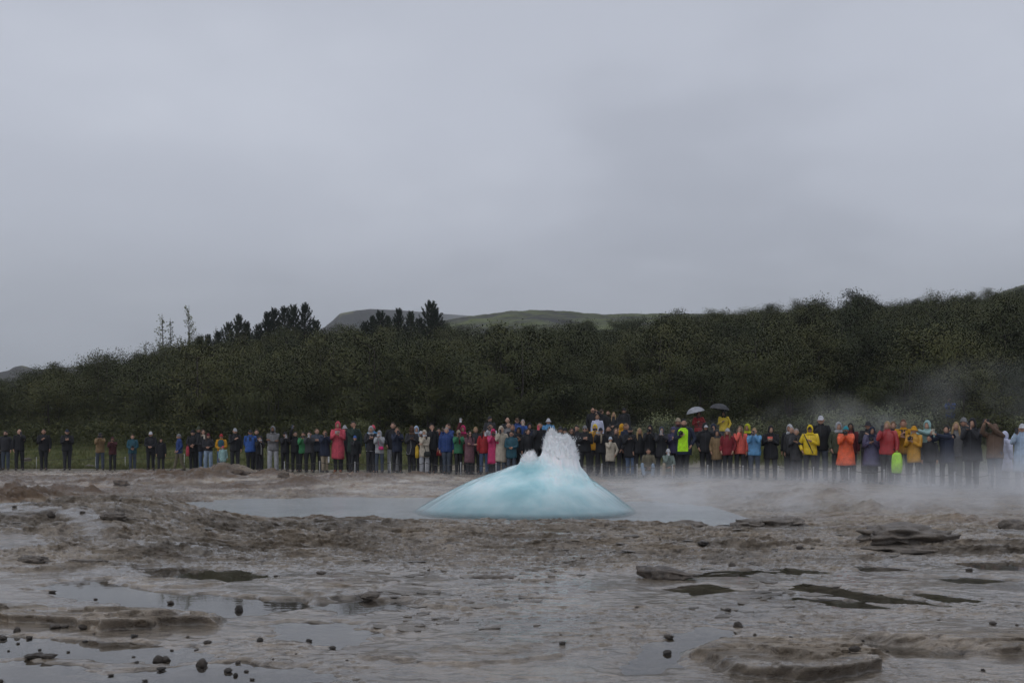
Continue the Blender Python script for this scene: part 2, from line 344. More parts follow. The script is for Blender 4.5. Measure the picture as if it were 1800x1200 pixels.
dark_ = np.where(gy < 17.6, sstep(11.5, 13.8, gy+1.2*edge), 0)*(1-.45*sstep(640, 820, gu))*(1-.5*sstep(1150, 1350, gu))*np.clip(.8+.6*fbm(gx*.6, gy*.6, 3, 151), 0, 1)
cb = gme.color_attributes.new('crust', 'FLOAT_COLOR', 'POINT'); cb.data.foreach_set('color', np.stack([dark_, rust_, dark_*0, dark_*0+1], 1).astype(np.float32).ravel())
ca = gme.color_attributes.new('masks', 'FLOAT_COLOR', 'POINT')
ca.data.foreach_set('color', np.stack([sint, grass, wet, np.clip(gob*8-.25, 0, 1)], 1).astype(np.float32).ravel())

m, t, p = mat('wet_sinter_ground'); M_ground = m
at_n = t.nodes.new('ShaderNodeAttribute'); at_n.attribute_name = 'masks'
sp = t.nodes.new('ShaderNodeSeparateColor'); t.links.new(at_n.outputs['Color'], sp.inputs[0])
tcn = t.nodes.new('ShaderNodeTexCoord'); mp = t.nodes.new('ShaderNodeMapping'); t.links.new(tcn.outputs['Object'], mp.inputs[0]); mp.inputs['Scale'].default_value = (1, 1.6, 2.5); mp.inputs['Rotation'].default_value = (0, 0, R(12))
V = mp.outputs[0]
nA = noise(t, .55, 6, .6, V); nB = noise(t, 6.0, 6, .65, V, .3); nC = noise(t, 60., 5, .75, V)
mud = ramp(t, nA, [(.30, (.155, .136, .113)), (.46, (.228, .198, .163)), (.60, (.295, .25, .198)), (.75, (.243, .215, .18))])
mud = mixc(t, .75, mud, ramp(t, nB, [(.32, (.34, .32, .30)), (.45, (.88, .87, .86)), (.72, (1.35, 1.31, 1.25))]), 'MULTIPLY')
mud = mixc(t, .8, mud, ramp(t, nC, [(.30, (.38, .37, .36)), (.48, (1, 1, 1)), (.70, (1.45, 1.42, 1.38))]), 'MULTIPLY')
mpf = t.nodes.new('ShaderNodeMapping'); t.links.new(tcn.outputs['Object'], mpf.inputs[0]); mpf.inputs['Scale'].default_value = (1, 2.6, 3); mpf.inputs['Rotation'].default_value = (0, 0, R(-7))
fleck = ramp(t, noise(t, 5.5, 8, .74, mpf.outputs[0], .6), [(.535, (1, 1, 1)), (.57, (.60, .57, .54)), (.64, (.26, .235, .21))])  # dark cracks, and shade of undercut flake edges painted into the colour as noise
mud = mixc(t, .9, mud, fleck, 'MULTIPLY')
ochre = ramp(t, noise(t, .8, 5, .6, V, .4), [(.52, (0, 0, 0)), (.68, (1, 1, 1))])
mud = mixc(t, math_node(t, 'MULTIPLY', ochre, .28), mud, (.22, .165, .095))
sinc = ramp(t, noise(t, 1.1, 6, .65, V, .5), [(.34, (.095, .064, .042)), (.43, (.23, .148, .085)), (.51, (.37, .30, .225)), (.62, (.46, .415, .35)), (.74, (.31, .24, .165))])
sinc = mixc(t, .7, sinc, ramp(t, nC, [(.3, (.55, .53, .5)), (.5, (1, 1, 1)), (.7, (1.25, 1.25, 1.25))]), 'MULTIPLY')
an2 = t.nodes.new('ShaderNodeAttribute'); an2.attribute_name = 'crust'; sp2 = t.nodes.new('ShaderNodeSeparateColor'); t.links.new(an2.outputs['Color'], sp2.inputs[0])
sinc = mixc(t, math_node(t, 'MULTIPLY', sp2.outputs[1], .93), sinc, mixc(t, nB, (.045, .031, .020), (.17, .105, .058)))
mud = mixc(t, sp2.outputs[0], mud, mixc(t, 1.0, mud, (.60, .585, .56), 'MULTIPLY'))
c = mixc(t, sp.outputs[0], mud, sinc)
gr = ramp(t, noise(t, .9, 5, .65), [(.3, (.042, .052, .018)), (.5, (.080, .092, .032)), (.62, (.125, .128, .05)), (.75, (.16, .14, .07))])
gr = mixc(t, .6, gr, ramp(t, noise(t, 9., 4, .7), [(.3, (.5, .5, .5)), (.7, (1.4, 1.4, 1.4))]), 'MULTIPLY')
sepP = t.nodes.new('ShaderNodeSeparateXYZ'); t.links.new(tcn.outputs['Object'], sepP.inputs[0])
heath = ramp(t, noise(t, .10, 7, .7), [(.40, (.022, .022, .020)), (.47, (.05, .055, .022)), (.58, (.085, .105, .028)), (.75, (.12, .13, .045))])
gr = mixc(t, math_node(t, 'MULTIPLY', math_node(t, 'SUBTRACT', sepP.outputs[1], 90.), .05, True), gr, heath)
c = mixc(t, sp.outputs[1], c, gr)
wetf = math_node(t, 'MULTIPLY', sp.outputs[2], math_node(t, 'SUBTRACT', 1.0, sp.outputs[1], True))
c = mixc(t, math_node(t, 'MULTIPLY', wetf, .5), c, mixc(t, 1.0, c, (.60, .59, .58), 'MULTIPLY'))
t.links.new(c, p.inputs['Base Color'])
film = math_node(t, 'ADD', wetf, math_node(t, 'MULTIPLY', ramp(t, noise(t, 1.3, 6, .62, V), [(.42, (0, 0, 0)), (.53, (1, 1, 1))]), .92), True)
rg = ramp(t, film, [(0, (.58,)*3), (.5, (.26,)*3), (1, (.11,)*3)])
t.links.new(mixc(t, sp.outputs[1], rg, (.95, .95, .95)), p.inputs['Roughness'])
farf = ramp(t, math_node(t, 'MULTIPLY', math_node(t, 'SUBTRACT', sepP.outputs[1], 12.), .12, True), [(0, (1, 1, 1)), (1, (.35, .35, .35))])
film = math_node(t, 'MULTIPLY', math_node(t, 'MULTIPLY', film, math_node(t, 'SUBTRACT', 1.0, sp2.outputs[1], True)), farf)
t.links.new(ramp(t, film, [(0, (.10,)*3), (.5, (.34,)*3), (1, (.5,)*3)]), p.inputs['Specular IOR Level'])
t.links.new(math_node(t, 'MULTIPLY', film, .48), p.inputs['Coat Weight']); p.inputs['Coat Roughness'].default_value = .10; p.inputs['Coat IOR'].default_value = 1.38    # rain water standing on the rock
hgt = math_node(t, 'ADD', math_node(t, 'MULTIPLY', nB, .6), math_node(t, 'MULTIPLY', nC, .35))
b = bump(t, p, hgt, .75, .045)
st = math_node(t, 'SUBTRACT', 1.0, math_node(t, 'MULTIPLY', film, .70)); t.links.new(st, b.inputs['Strength'])
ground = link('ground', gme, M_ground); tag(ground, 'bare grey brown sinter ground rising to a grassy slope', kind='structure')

# ------------------------------------------------------------------ water
def sheet(name, P, z, m, step=.25, label=''):
    P = np.array(P); xs = np.arange(P[:, 0].min()-.5, P[:, 0].max()+.5, step); ys = np.arange(P[:, 1].min()-.5, P[:, 1].max()+.5, step)
    X, Y = np.meshgrid(xs, ys, indexing='ij'); ii = np.arange(X.size).reshape(X.shape)
    q = np.stack([ii[:-1, :-1], ii[1:, :-1], ii[1:, 1:], ii[:-1, 1:]], -1).reshape(-1, 4)
    s = pol_sd(P, X.ravel(), Y.ravel()); q = q[(s[q] < .45).any(1)]
    used = np.unique(q); mp_ = np.full(X.size, -1); mp_[used] = np.arange(len(used))
    o = link(name, mesh_np(name, np.stack([X.ravel()[used], Y.ravel()[used], np.full(len(used), z)], 1), mp_[q]), m); tag(o, label, kind='structure'); return o
m, t, p = mat('thin_rain_water'); t.nodes.remove(p); M_puddle = m
om = t.nodes['Material Output']; tr = t.nodes.new('ShaderNodeBsdfTransparent'); tr.inputs[0].default_value = (.95, .95, .94, 1)
gl = t.nodes.new('ShaderNodeBsdfGlossy'); gl.inputs['Roughness'].default_value = .03; gl.inputs[0].default_value = (1, 1, 1, 1)
fr = t.nodes.new('ShaderNodeFresnel'); fr.inputs[0].default_value = 1.5; mx = t.nodes.new('ShaderNodeMixShader')
bb = t.nodes.new('ShaderNodeBump'); bb.inputs['Strength'].default_value = .05; bb.inputs['Distance'].default_value = .01; t.links.new(noise(t, 9., 2), bb.inputs['Height'])
t.links.new(bb.outputs[0], gl.inputs['Normal'])
t.links.new(fr.outputs[0], mx.inputs[0]); t.links.new(tr.outputs[0], mx.inputs[1]); t.links.new(gl.outputs[0], mx.inputs[2]); t.links.new(mx.outputs[0], om.inputs[0])
sheet('puddle_water', [(-14, 3.0), (14, 3.0), (16, 12), (13, 15.3), (6.5, 14.0), (4, 11.6), (-1, 11.2), (-3.5, 12.4), (-10, 12.8), (-14, 12)], -.012, M_puddle, .5, 'thin sheet of rain water in the hollows of the foreground')
m, t, p = mat('milky_pool_water'); M_pool = m
t.links.new(ramp(t, noise(t, .5, 4, .6), [(.3, (.25, .28, .29)), (.55, (.32, .35, .355)), (.75, (.39, .41, .405))]), p.inputs['Base Color'])
p.inputs['Roughness'].default_value = .12; p.inputs['IOR'].default_value = 1.33
tcp = t.nodes.new('ShaderNodeTexCoord'); mpp = t.nodes.new('ShaderNodeMapping'); mpp.inputs['Scale'].default_value = (1, 2.2, 1); t.links.new(tcp.outputs['Object'], mpp.inputs[0])
bump(t, p, noise(t, 3.2, 4, .6, mpp.outputs[0], .6), .6, .07)
sheet('pool_water', POOL, POOL_Z, M_pool, .3, 'milky blue pool of hot water around the geyser')

# ------------------------------------------------------------------ far hills
def ridge(name, prof, depth, m, back=400, seed=0, label='', rise=0.0, rows_n=26, rough=6.0):
    us = np.linspace(prof[0][0], prof[-1][0], 260); pv = np.interp(us, [q[0] for q in prof], [q[1] for q in prof])
    dep = np.interp(us, [q[0] for q in prof], [q[2] if len(q) > 2 else depth for q in prof])
    nu = len(us); v = []; Yt = dep; zt = CH+(HV-pv)/F*Yt; Xt = (us-U0)/F*Yt
    for r in range(rows_n):
        k = r/(rows_n-1)
        if k < .7:
            q = k/.7; y = Yt-(1-q)*zt*1.7; z = -4+(zt+4)*(q**.8); x = (us-U0)/F*y
            y = y+3*math.sin(q*math.pi)*rough*(vnoise(Xt*.012+seed, z*.03, 1)+.35*vnoise(Xt*.05+seed, z*.10, 2)+.2*vnoise(Xt*.12+seed, z*.2, 3))
        else:
            q = (k-.7)/.3; y = Yt+q*back; x = Xt*(1+q*back/Yt); z = zt+q*rise-zt*.9*max(0, q-.3)
        v.append(np.stack([x, y, z], 1))
    v = np.concatenate(v)
    ii = np.arange(rows_n*nu).reshape(rows_n, nu)
    q = np.stack([ii[:-1, :-1], ii[:-1, 1:], ii[1:, 1:], ii[1:, :-1]], -1).reshape(-1, 4)
    o = link(name, mesh_np(name, v, q), m); tag(o, label, kind='structure'); return o
m, t, p = mat('bare_mountain'); M_mount = m
sepm = t.nodes.new('ShaderNodeSeparateXYZ'); geo = t.nodes.new('ShaderNodeNewGeometry'); t.links.new(geo.outputs['Normal'], sepm.inputs[0])
rock = ramp(t, noise(t, .03, 7, .7), [(.35, (.016, .016, .018)), (.65, (.06, .057, .054))])
moss = ramp(t, noise(t, .02, 6, .65), [(.35, (.07, .075, .03)), (.65, (.14, .14, .06))])
t.links.new(mixc(t, ramp(t, sepm.outputs[2], [(.90, (0, 0, 0)), (.975, (1, 1, 1))]), rock, moss), p.inputs['Base Color']); p.inputs['Roughness'].default_value = .95
ridge('mountain', [(380, 640, 800), (480, 622, 800), (560, 580, 800), (585, 560, 805), (598, 547, 815), (625, 542, 850), (650, 539, 930), (700, 541, 1250), (760, 546, 1800), (830, 552, 2500), (920, 558, 2900), (1050, 566, 3000), (1300, 580, 3000)], 1000, M_mount, 500, 3, 'flat topped grey mountain with a steep crag fading into cloud', rough=7)
ridge('far_ridge', [(-700, 650), (-300, 658), (-80, 655), (0, 651), (15, 648), (24, 642), (38, 639), (50, 642), (60, 647), (80, 646), (130, 641), (200, 640), (300, 642), (420, 650)], 620, M_mount, 260, 9, 'low distant ridge with a small rounded knoll', rough=2.5)
# ------------------------------------------------------------------ loose rocks and stones
m, t, p = mat('wet_dark_stone'); M_stone = m
oi = t.nodes.new('ShaderNodeObjectInfo')
c = mixc(t, 1, ramp(t, noise(t, 14., 6, .7), [(.3, (.035, .031, .028)), (.5, (.085, .075, .066)), (.7, (.16, .14, .12))]), ramp(t, oi.outputs['Random'], [(0, (.7, .7, .7)), (1, (1.5, 1.4, 1.3))]), 'MULTIPLY')
t.links.new(c, p.inputs['Base Color']); t.links.new(ramp(t, noise(t, 5., 3), [(.4, (.35,)*3), (.6, (.75,)*3)]), p.inputs['Roughness']); bump(t, p, noise(t, 30., 5, .7), .8, .03)
m, t, p = mat('layered_sinter_rock'); M_slab = m
tcr = t.nodes.new('ShaderNodeTexCoord'); mpr = t.nodes.new('ShaderNodeMapping'); mpr.inputs['Scale'].default_value = (1, 1, 2.2); t.links.new(tcr.outputs['Object'], mpr.inputs[0])
nl = noise(t, 5., 6, .65, mpr.outputs[0], .4); nf_ = noise(t, 40., 4, .7)
c = mixc(t, .8, ramp(t, nl, [(.3, (.075, .064, .054)), (.5, (.14, .12, .10)), (.7, (.21, .18, .15))]), ramp(t, nf_, [(.3, (.5, .5, .5)), (.5, (1, 1, 1)), (.7, (1.35, 1.33, 1.3))]), 'MULTIPLY')
t.links.new(c, p.inputs['Base Color']); p.inputs['Roughness'].default_value = .55
bump(t, p, math_node(t, 'ADD', nl, math_node(t, 'MULTIPLY', nf_, .4)), .9, .04)
m, t, p = mat('rusty_crust_rock'); M_rust = m
t.links.new(ramp(t, noise(t, 9., 6, .7), [(.3, (.04, .03, .022)), (.5, (.10, .07, .046)), (.7, (.19, .13, .08))]), p.inputs['Base Color']); p.inputs['Roughness'].default_value = .7; bump(t, p, noise(t, 18., 6, .7), 1.0, .06)
from mathutils import noise as mnoise
def rock_mesh(name, dims, seed, sub=3, rough=.35, flat=.0, layers=0, wedge=0):
    bm = bmesh.new(); bmesh.ops.create_icosphere(bm, subdivisions=sub, radius=1)
    o = Vector((seed*3.7, seed*1.3, seed*2.1))
    for v in bm.verts:
        n = v.co.normalized(); k = 1+rough*mnoise.fractal(n*1.4+o, 1.0, 2.0, 4)+rough*.45*mnoise.noise(n*4+o)
        q = n*k
        if flat: q = Vector([math.copysign(abs(a)**flat, a) for a in q])
        if layers:
            r = .05*(math.floor(q.z*layers+.5*mnoise.noise(n*2+o)) % 2)+.08*mnoise.noise(Vector((q.x*3, q.y*3, q.z*9))+o)
            q.x *= 1-r; q.y *= 1-r
        if wedge: q.z *= 1-wedge*q.x
        v.co = Vector((q.x*dims[0], q.y*dims[1], q.z*dims[2]))
    me = bpy.data.meshes.new(name); bm.to_mesh(me); bm.free()
    me.polygons.foreach_set('use_smooth', [True]*len(me.polygons)); return me
def rock(name, u, v, dims, seed, label, m=M_slab, cat='rock', rz=0, tilt=0, sub=4, flat=.7, layers=7, sink=.35, z=0.05, rough=.35, wedge=0):
    x, y = gp(u, v, z); o = link(name, rock_mesh(name, dims, seed, sub, rough, flat, layers, wedge), m)
    o.location = (x, y, gz(x, y)+dims[2]*(1-2*sink)); o.rotation_euler = (tilt, 0, rz); return tag(o, label, cat)
rock('rock_block', 1178, 1008, (.30, .13, .075), 1, 'dark tilted block of sinter standing alone in the wet flat', rz=R(-24), sink=.25, wedge=.85, flat=.9, layers=0, rough=.5, m=M_stone)
rock('rock_slab', 1590, 950, (.62, .45, .14), 2, 'broad slab on the rim, highest of the pair', z=.1, sink=.42, flat=.9, layers=0, rough=.45)
rock('rock_slab', 1600, 962, (.55, .25, .085), 3, 'thin slab leaning against the broad slab on the rim', z=.05, sink=.4, flat=.9, layers=0, rough=.5)
rock('boulder', 1785, 928, (.24, .2, .13), 5, 'lone boulder on the rim at the far right', sink=.3, flat=.85, layers=0)
rock('rock_slab', 200, 939, (.17, .08, .05), 6, 'small rust brown rock lying on the dark mound', z=.2, sink=.1, layers=0, flat=.9, rz=R(25))
rock('boulder', 1372, 925, (.42, .3, .10), 7, 'low lump of rock on the crater rim before the steam', z=.1, layers=0, flat=.9, rough=.5)
rock('boulder', 1315, 927, (.26, .22, .085), 8, 'small lump of rock on the rim between its larger neighbours', z=.1, layers=0, flat=.9, rough=.5)
rock('boulder', 1215, 924, (.30, .22, .085), 9, 'flat lump of rock on the rim beside the pool', z=.1, layers=0, flat=.9, rough=.5)
rock('boulder', 405, 838, (.6, .4, .15), 10, 'dark humped rock on the rusty crust before the crowd', z=.3, layers=0, flat=0, rough=.55, m=M_rust)
rock('boulder', 498, 845, (.20, .16, .13), 12, 'small square boulder on pale crust at the pool edge', z=.25, layers=0, flat=.9, m=M_rust)
rock('boulder', 213, 850, (.22, .16, .12), 13, 'dark knob of rock on the rusty crust', z=.25, layers=0, flat=0, rough=.5, m=M_rust)
rock('boulder', 48, 815, (.20, .15, .13), 14, 'grey boulder on grass behind the bald person', z=.45, layers=0, m=M_stone, flat=.9)
rock('boulder', 158, 820, (.24, .18, .12), 15, 'grey boulder on the path beside the tan jacket person', z=.40, layers=0, m=M_stone, flat=.9)
rock('rock_slab', 870, 1008, (.25, .06, .02), 16, 'thin dark flake of rock lying in the middle of the flat', sink=.2, layers=0, flat=.9)
rock('rock_slab', 60, 990, (.16, .08, .05), 17, 'small twisted rock on the low ledge among puddles', sink=.25, layers=0, flat=.9, rough=.5)
rock('rock_slab', 150, 988, (.24, .07, .035), 18, 'flat rock flake on the low ledge among puddles', sink=.25, layers=0, flat=.9, rough=.5)
rock('rock_slab', 650, 1042, (.10, .06, .045), 19, 'brown rounded rock at the edge of the grey crust', sink=.2, layers=0, flat=0)
STONES = [(25, 956, 7), (89, 961, 15), (145, 960, 10), (92, 1038, 11), (168, 1050, 6), (300, 1057, 12), (420, 1069, 17), (290, 1011, 7), (485, 1015, 7), (565, 1014, 18), (5, 1119, 15), (30, 1110, 13), (52, 1118, 11), (97, 1106, 20), (115, 1104, 13), (148, 1106, 20), (223, 1100, 16), (236, 1120, 12), (32, 1127, 7), (150, 1124, 10), (365, 1131, 13), (457, 1130, 12), (543, 1123, 10), (585, 1136, 14), (62, 1153, 32), (85, 1155, 26), (278, 1158, 20), (290, 1157, 18), (284, 1173, 15), (345, 1139, 8), (302, 1139, 6), (355, 1165, 22), (240, 1163, 8), (195, 1183, 9), (255, 1192, 10), (401, 1176, 16), (414, 1183, 10), (418, 1161, 10), (433, 1176, 8), (443, 1190, 10), (480, 1161, 5), (2, 1193, 8), (988, 1136, 12), (986, 1121, 5), (1175, 1117, 20), (1173, 1145, 17), (1297, 1100, 18), (1271, 1126, 12), (1280, 1073, 12), (1236, 961, 22), (1405, 966, 13), (1287, 993, 13), (1704, 1004, 12), (1745, 1097, 14), (1788, 1099, 6), (1502, 1170, 18), (1728, 1181, 8), (1517, 1126, 6), (1146, 998, 8), (1120, 1068, 6), (120, 1142, 6), (165, 1115, 5), (330, 1120, 6), (235, 1150, 5), (70, 1138, 6), (15, 1140, 5), (520, 1150, 5), (610, 1160, 5), (742, 1098, 5), (820, 1050, 6), (1390, 1132, 8), (1327, 1125, 7), (1650, 1090, 5), (1560, 1140, 5)]
SPECIAL = {(62, 1153): 'flat brown stone, larger of a touching pair in the foreground puddle', (85, 1155): 'low flat stone, smaller of a touching pair in the foreground puddle', (355, 1165): 'pale thin flake of stone in the foreground puddle',
 (1297, 1100): 'round dark stone reflected in the puddle above the big ledge', (1175, 1117): 'oval dark stone, upper of two in the wet flat', (1173, 1145): 'grey stone, lower of two in the wet flat', (988, 1136): 'small dark stone alone on the brown sandy patch',
 (1704, 1004): 'round dark stone alone on the far wet flat at right', (585, 1136): 'round black stone at the edge of the foreground puddle', (420, 1069): 'brown pitted stone at the edge of the long puddle', (1236, 961): 'squat dark stone at the end of the long ledge',
 (5, 1119): 'black round stone at the left edge of the photo', (300, 1057): 'half sunk dark stone in the middle of the long puddle', (1405, 966): 'flat dark stone before the long ledge', (1745, 1097): 'pointed dark stone on the big ledge at right', (565, 1014): 'broken brown stone on the grey crust above the long puddle'}
stone_me = [rock_mesh('stone', (1, .85, s), 30+i, 3, r_, 0) for i, (s, r_) in enumerate(((.62, .4), (.5, .5), (.75, .35), (.38, .5), (.6, .55)))]
for i, (u, v, s) in enumerate(STONES):
    x, y = gp(u, v+1, .0); w = s/2/F*y; me = stone_me[3 if s > 24 else (i*7) % 5 if s > 6 else 0]
    o = link('stone', me, M_stone); o.scale = (w, w, w*.95); o.rotation_euler = (0, 0, i*2.4); g = max(gz(x, y), -.012); o.location = (x, y, g+w*.28)
    tag(o, SPECIAL.get((u, v), 'small dark stone strewn over the wet foreground'), 'stone', 'stones strewn over the wet ground')

# thin broken shards of crust, strewn in drifts over the flat
r = np.random.default_rng(88); B = MB()
DRIFTS = [(620, 1060, 1000, 1050, 60), (640, 860, 1060, 1100, 26), (1200, 1480, 1025, 1080, 46), (100, 600, 905, 955, 40), (600, 1250, 920, 980, 60), (1250, 1780, 940, 980, 26)]
for u0_, u1_, v0_, v1_, n_ in DRIFTS:
    cu, cv = r.uniform(u0_, u1_, max(3, n_//4)), r.uniform(v0_, v1_, max(3, n_//4))
    for k in range(n_):
        q = int(r.integers(len(cu))); u = cu[q]+r.normal()*45; v_ = cv[q]+r.normal()*7
        if not (v0_-12 < v_ < v1_+12): continue
        x, y = gp(u, v_, .03); zz_ = gz(x, y)
        if zz_ < -.008: continue
        y -= .02; L = abs(r.normal())*.07+.03; wd = L*r.uniform(.35, .75); th = r.uniform(.003, .008); rz_ = r.normal()*.35; tl = r.normal()*.06; tx = abs(r.normal())*.07+.05; n6 = 7
        ang = np.sort(r.uniform(0, 6.283, n6)); rad = r.uniform(.6, 1.1, n6); M3 = Euler((tx, tl, rz_)).to_matrix()
        ring = [Vector((math.cos(a)*L*q_, math.sin(a)*wd*q_, 0)) for a, q_ in zip(ang, rad)]; o3 = Vector((x, y, zz_+th*.5))
        B.loft([[o3+M3 @ (p_*.82+Vector((0, 0, -th))) for p_ in ring], [o3+M3 @ (p_+Vector((0, 0, th*.4))) for p_ in ring], [o3+M3 @ (p_*.93+Vector((0, 0, th))) for p_ in ring]])
m, t, p = mat('crust_shards'); geo_ = t.nodes.new('ShaderNodeNewGeometry')
c = mixc(t, .8, ramp(t, geo_.outputs['Random Per Island'], [(0, (.09, .08, .07)), (.5, (.16, .142, .125)), (1, (.23, .205, .18))]), ramp(t, noise(t, 50., 4, .7), [(.3, (.5, .5, .5)), (.7, (1.4, 1.4, 1.35))]), 'MULTIPLY')
t.links.new(c, p.inputs['Base Color']); p.inputs['Roughness'].default_value = .5; bump(t, p, noise(t, 60., 4, .7), .6, .02)
tag(link('crust_shards', B.mesh('crust_shards', False), m), 'thin broken shards of grey crust strewn over the flat', kind='stuff')

# ------------------------------------------------------------------ the geyser: a dome of water about to burst
GXc, GYc, GH = .57, 20.0, 1.0
nphi, nrr = 320, 190
rr_, aa_ = np.meshgrid((np.arange(nrr+1)/nrr)**.8*1.16, 2*math.pi*np.arange(nphi)/nphi, indexing='ij'); rr_ = rr_.ravel(); aa_ = aa_.ravel()
rx = np.where(np.cos(aa_) < 0, 2.62, 1.92); wob = 1+.02*np.sin(3*aa_+1)+.015*np.sin(7*aa_)
x = rr_*np.cos(aa_)*rx*wob; y = rr_*np.sin(aa_)*2.05*wob; rc = np.minimum(rr_, 1)
z = np.where(rr_ < 1, 1.03*GH*(1-rc**1.55), -.02*(rr_-1)/.16)+.07*(1-rc)*fbm(x*1.3, y*1.3, 4, 5)+.012*np.exp(-((rr_-1)/.07)**2)
nb1 = fbm(x*5, y*5, 4, 7, .6); nb2 = fbm(x*13, y*13, 3, 9, .6)
d1 = np.sqrt(((x-.40)/.41)**2+((y+.30)/.40)**2)*(1+.16*nb1)+.10*nb2
top1 = (1-sstep(.60, 1.04, d1))*(.44+.05*(x-.4)*-2+.11*nb1+.12*nb2)+.16*(1-sstep(.75, 1.9, d1))
d2 = np.sqrt(((x+.23)/.30)**2+((y+.35)/.30)**2)*(1+.15*nb1)
top2 = (1-sstep(.10, 1.0, d2))*(.27+.07*nb2)
d3 = np.sqrt(((x+.0)/.18)**2+((y+.40)/.2)**2); top3 = (1-sstep(.2, 1, d3))*.09
burst = np.maximum(np.maximum(top1, top2), top3); z = z+burst
foam = np.clip(sstep(.02, .24, burst)+.35*sstep(.1, .5, fbm(x*2.2, y*2.2+3, 4, 13))*(1-rc), 0, 1)
v = np.stack([x, y, z], 1); att = np.stack([rr_, aa_/6.28318, foam, 0*rr_+1], 1)
dome_xyz = v
ii = np.arange((nrr+1)*nphi).reshape(nrr+1, nphi); jj = np.roll(ii, -1, 1)
q = np.stack([ii[:-1], ii[1:], jj[1:], jj[:-1]], -1).reshape(-1, 4)
dme = mesh_np('water_dome', np.array(v), q); da = dme.color_attributes.new('polar', 'FLOAT_COLOR', 'POINT'); da.data.foreach_set('color', np.array(att, np.float32).ravel())
m, t, p = mat('turquoise_geyser_water'); M_dome = m
an = t.nodes.new('ShaderNodeAttribute'); an.attribute_name = 'polar'; sa = t.nodes.new('ShaderNodeSeparateColor'); t.links.new(an.outputs['Color'], sa.inputs[0])
cloudn = noise(t, 1.3, 6, .55, None, .25)
aq = ramp(t, cloudn, [(.34, (.29, .55, .60)), (.46, (.43, .69, .73)), (.56, (.57, .79, .82)), (.70, (.74, .88, .90))])
rimc = ramp(t, noise(t, 2.5, 4), [(.3, (.28, .44, .48)), (.7, (.42, .57, .60))])
t.links.new(mixc(t, ramp(t, sa.outputs[0], [(.55, (0, 0, 0)), (.98, (1, 1, 1))]), mixc(t, sa.outputs[2], aq, (.93, .95, .965)), rimc), p.inputs['Base Color'])
t.links.new(ramp(t, sa.outputs[2], [(0, (.09,)*3), (.6, (.6,)*3)]), p.inputs['Roughness'])
p.inputs['IOR'].default_value = 1.33
p.inputs['Subsurface Weight'].default_value = .25; p.inputs['Subsurface Radius'].default_value = (.05, .12, .14); p.inputs['Subsurface Scale'].default_value = 1.0
t.links.new(ramp(t, sa.outputs[0], [(.62, (1, 1, 1)), (.93, (.70,)*3), (1.0, (.12,)*3), (1.03, (.0,)*3)]), p.inputs['Alpha'])
cx = t.nodes.new('ShaderNodeCombineXYZ'); t.links.new(math_node(t, 'MULTIPLY', sa.outputs[0], 1.2), cx.inputs[0]); t.links.new(math_node(t, 'MULTIPLY', sa.outputs[1], 26), cx.inputs[1])
hh = math_node(t, 'ADD', math_node(t, 'MULTIPLY', noise(t, 2.0, 3, .5, cx.outputs[0], .6), .7), math_node(t, 'MULTIPLY', noise(t, 7., 4, .6), .25))
bump(t, p, hh, .35, .08)
gey = empty('geyser', (GXc, GYc, POOL_Z)); tag(gey, 'turquoise dome of boiling water bursting from the pool', 'geyser')
link('water_dome', dme, M_dome, gey)
m, t, p = mat('white_spray'); M_spray = m; t.nodes.remove(p)
cs = ramp(t, noise(t, 6., 4), [(.3, (.90, .94, .96)), (.6, (.97, .98, .99))]); df = t.nodes.new('ShaderNodeBsdfDiffuse'); tl_ = t.nodes.new('ShaderNodeBsdfTranslucent'); mx_s = t.nodes.new('ShaderNodeMixShader'); mx_s.inputs[0].default_value = .45
t.links.new(cs, df.inputs[0]); t.links.new(cs, tl_.inputs[0]); t.links.new(df.outputs[0], mx_s.inputs[1]); t.links.new(tl_.outputs[0], mx_s.inputs[2]); t.links.new(mx_s.outputs[0], t.nodes['Material Output'].inputs[0])
def jets(mask, n, seed, name, label):
    """thin water jets and torn drops thrown off the bursting crest"""
    rs = random.Random(seed); idx_ = np.nonzero(mask)[0]; B = MB()
    for _ in range(n):
        k = int(idx_[rs.randrange(len(idx_))]); b = Vector(dome_xyz[k])-Vector((0, 0, .012)); cx_ = Vector((.40 if seed == 3 else -.23, -.3, .72))
        d = (b-cx_).normalized()+Vector((rs.gauss(0, .28), rs.gauss(0, .28), rs.uniform(-.1, .7))); d.normalize(); L = rs.uniform(.015, .075)*(1.6 if rs.random() < .12 else 1); w = rs.uniform(.003, .010)
        s1 = d.orthogonal().normalized(); s2 = d.cross(s1); B.add([b+s1*w, b-s1*.5*w+s2*.87*w, b-s1*.5*w-s2*.87*w, b+d*L], [(0, 1, 3), (1, 2, 3), (2, 0, 3)])
    o = link(name, B.mesh(name), M_spray, gey); o['label'] = label; return o
jets((top1 > .28) & (d1 < 1.0), 3400, 3, 'splash', 'tall white burst of spray')
jets((top2 > .13), 420, 8, 'splash', 'small white spurt')
B = MB(); rs = random.Random(4)
for k in range(600):
    a = rs.uniform(0, 6.283); e = abs(rs.gauss(0, .45))
    c_ = Vector((.40+(.32+.07*e)*math.cos(a)*rs.uniform(.3, 1.05), -.3+.35*math.sin(a), 1.15+rs.random()**.7*.36+.06*e)); s_ = rs.uniform(.002, .007)
    B.add([c_+Vector((s_, 0, -s_)), c_+Vector((-s_, s_, -s_)), c_+Vector((-s_, -s_, -s_)), c_+Vector((0, 0, s_*1.8))], [(0, 1, 3), (1, 2, 3), (2, 0, 3), (0, 2, 1)])
d_ = link('droplets', B.mesh('droplets', False), M_spray, gey); d_['kind'] = 'stuff'

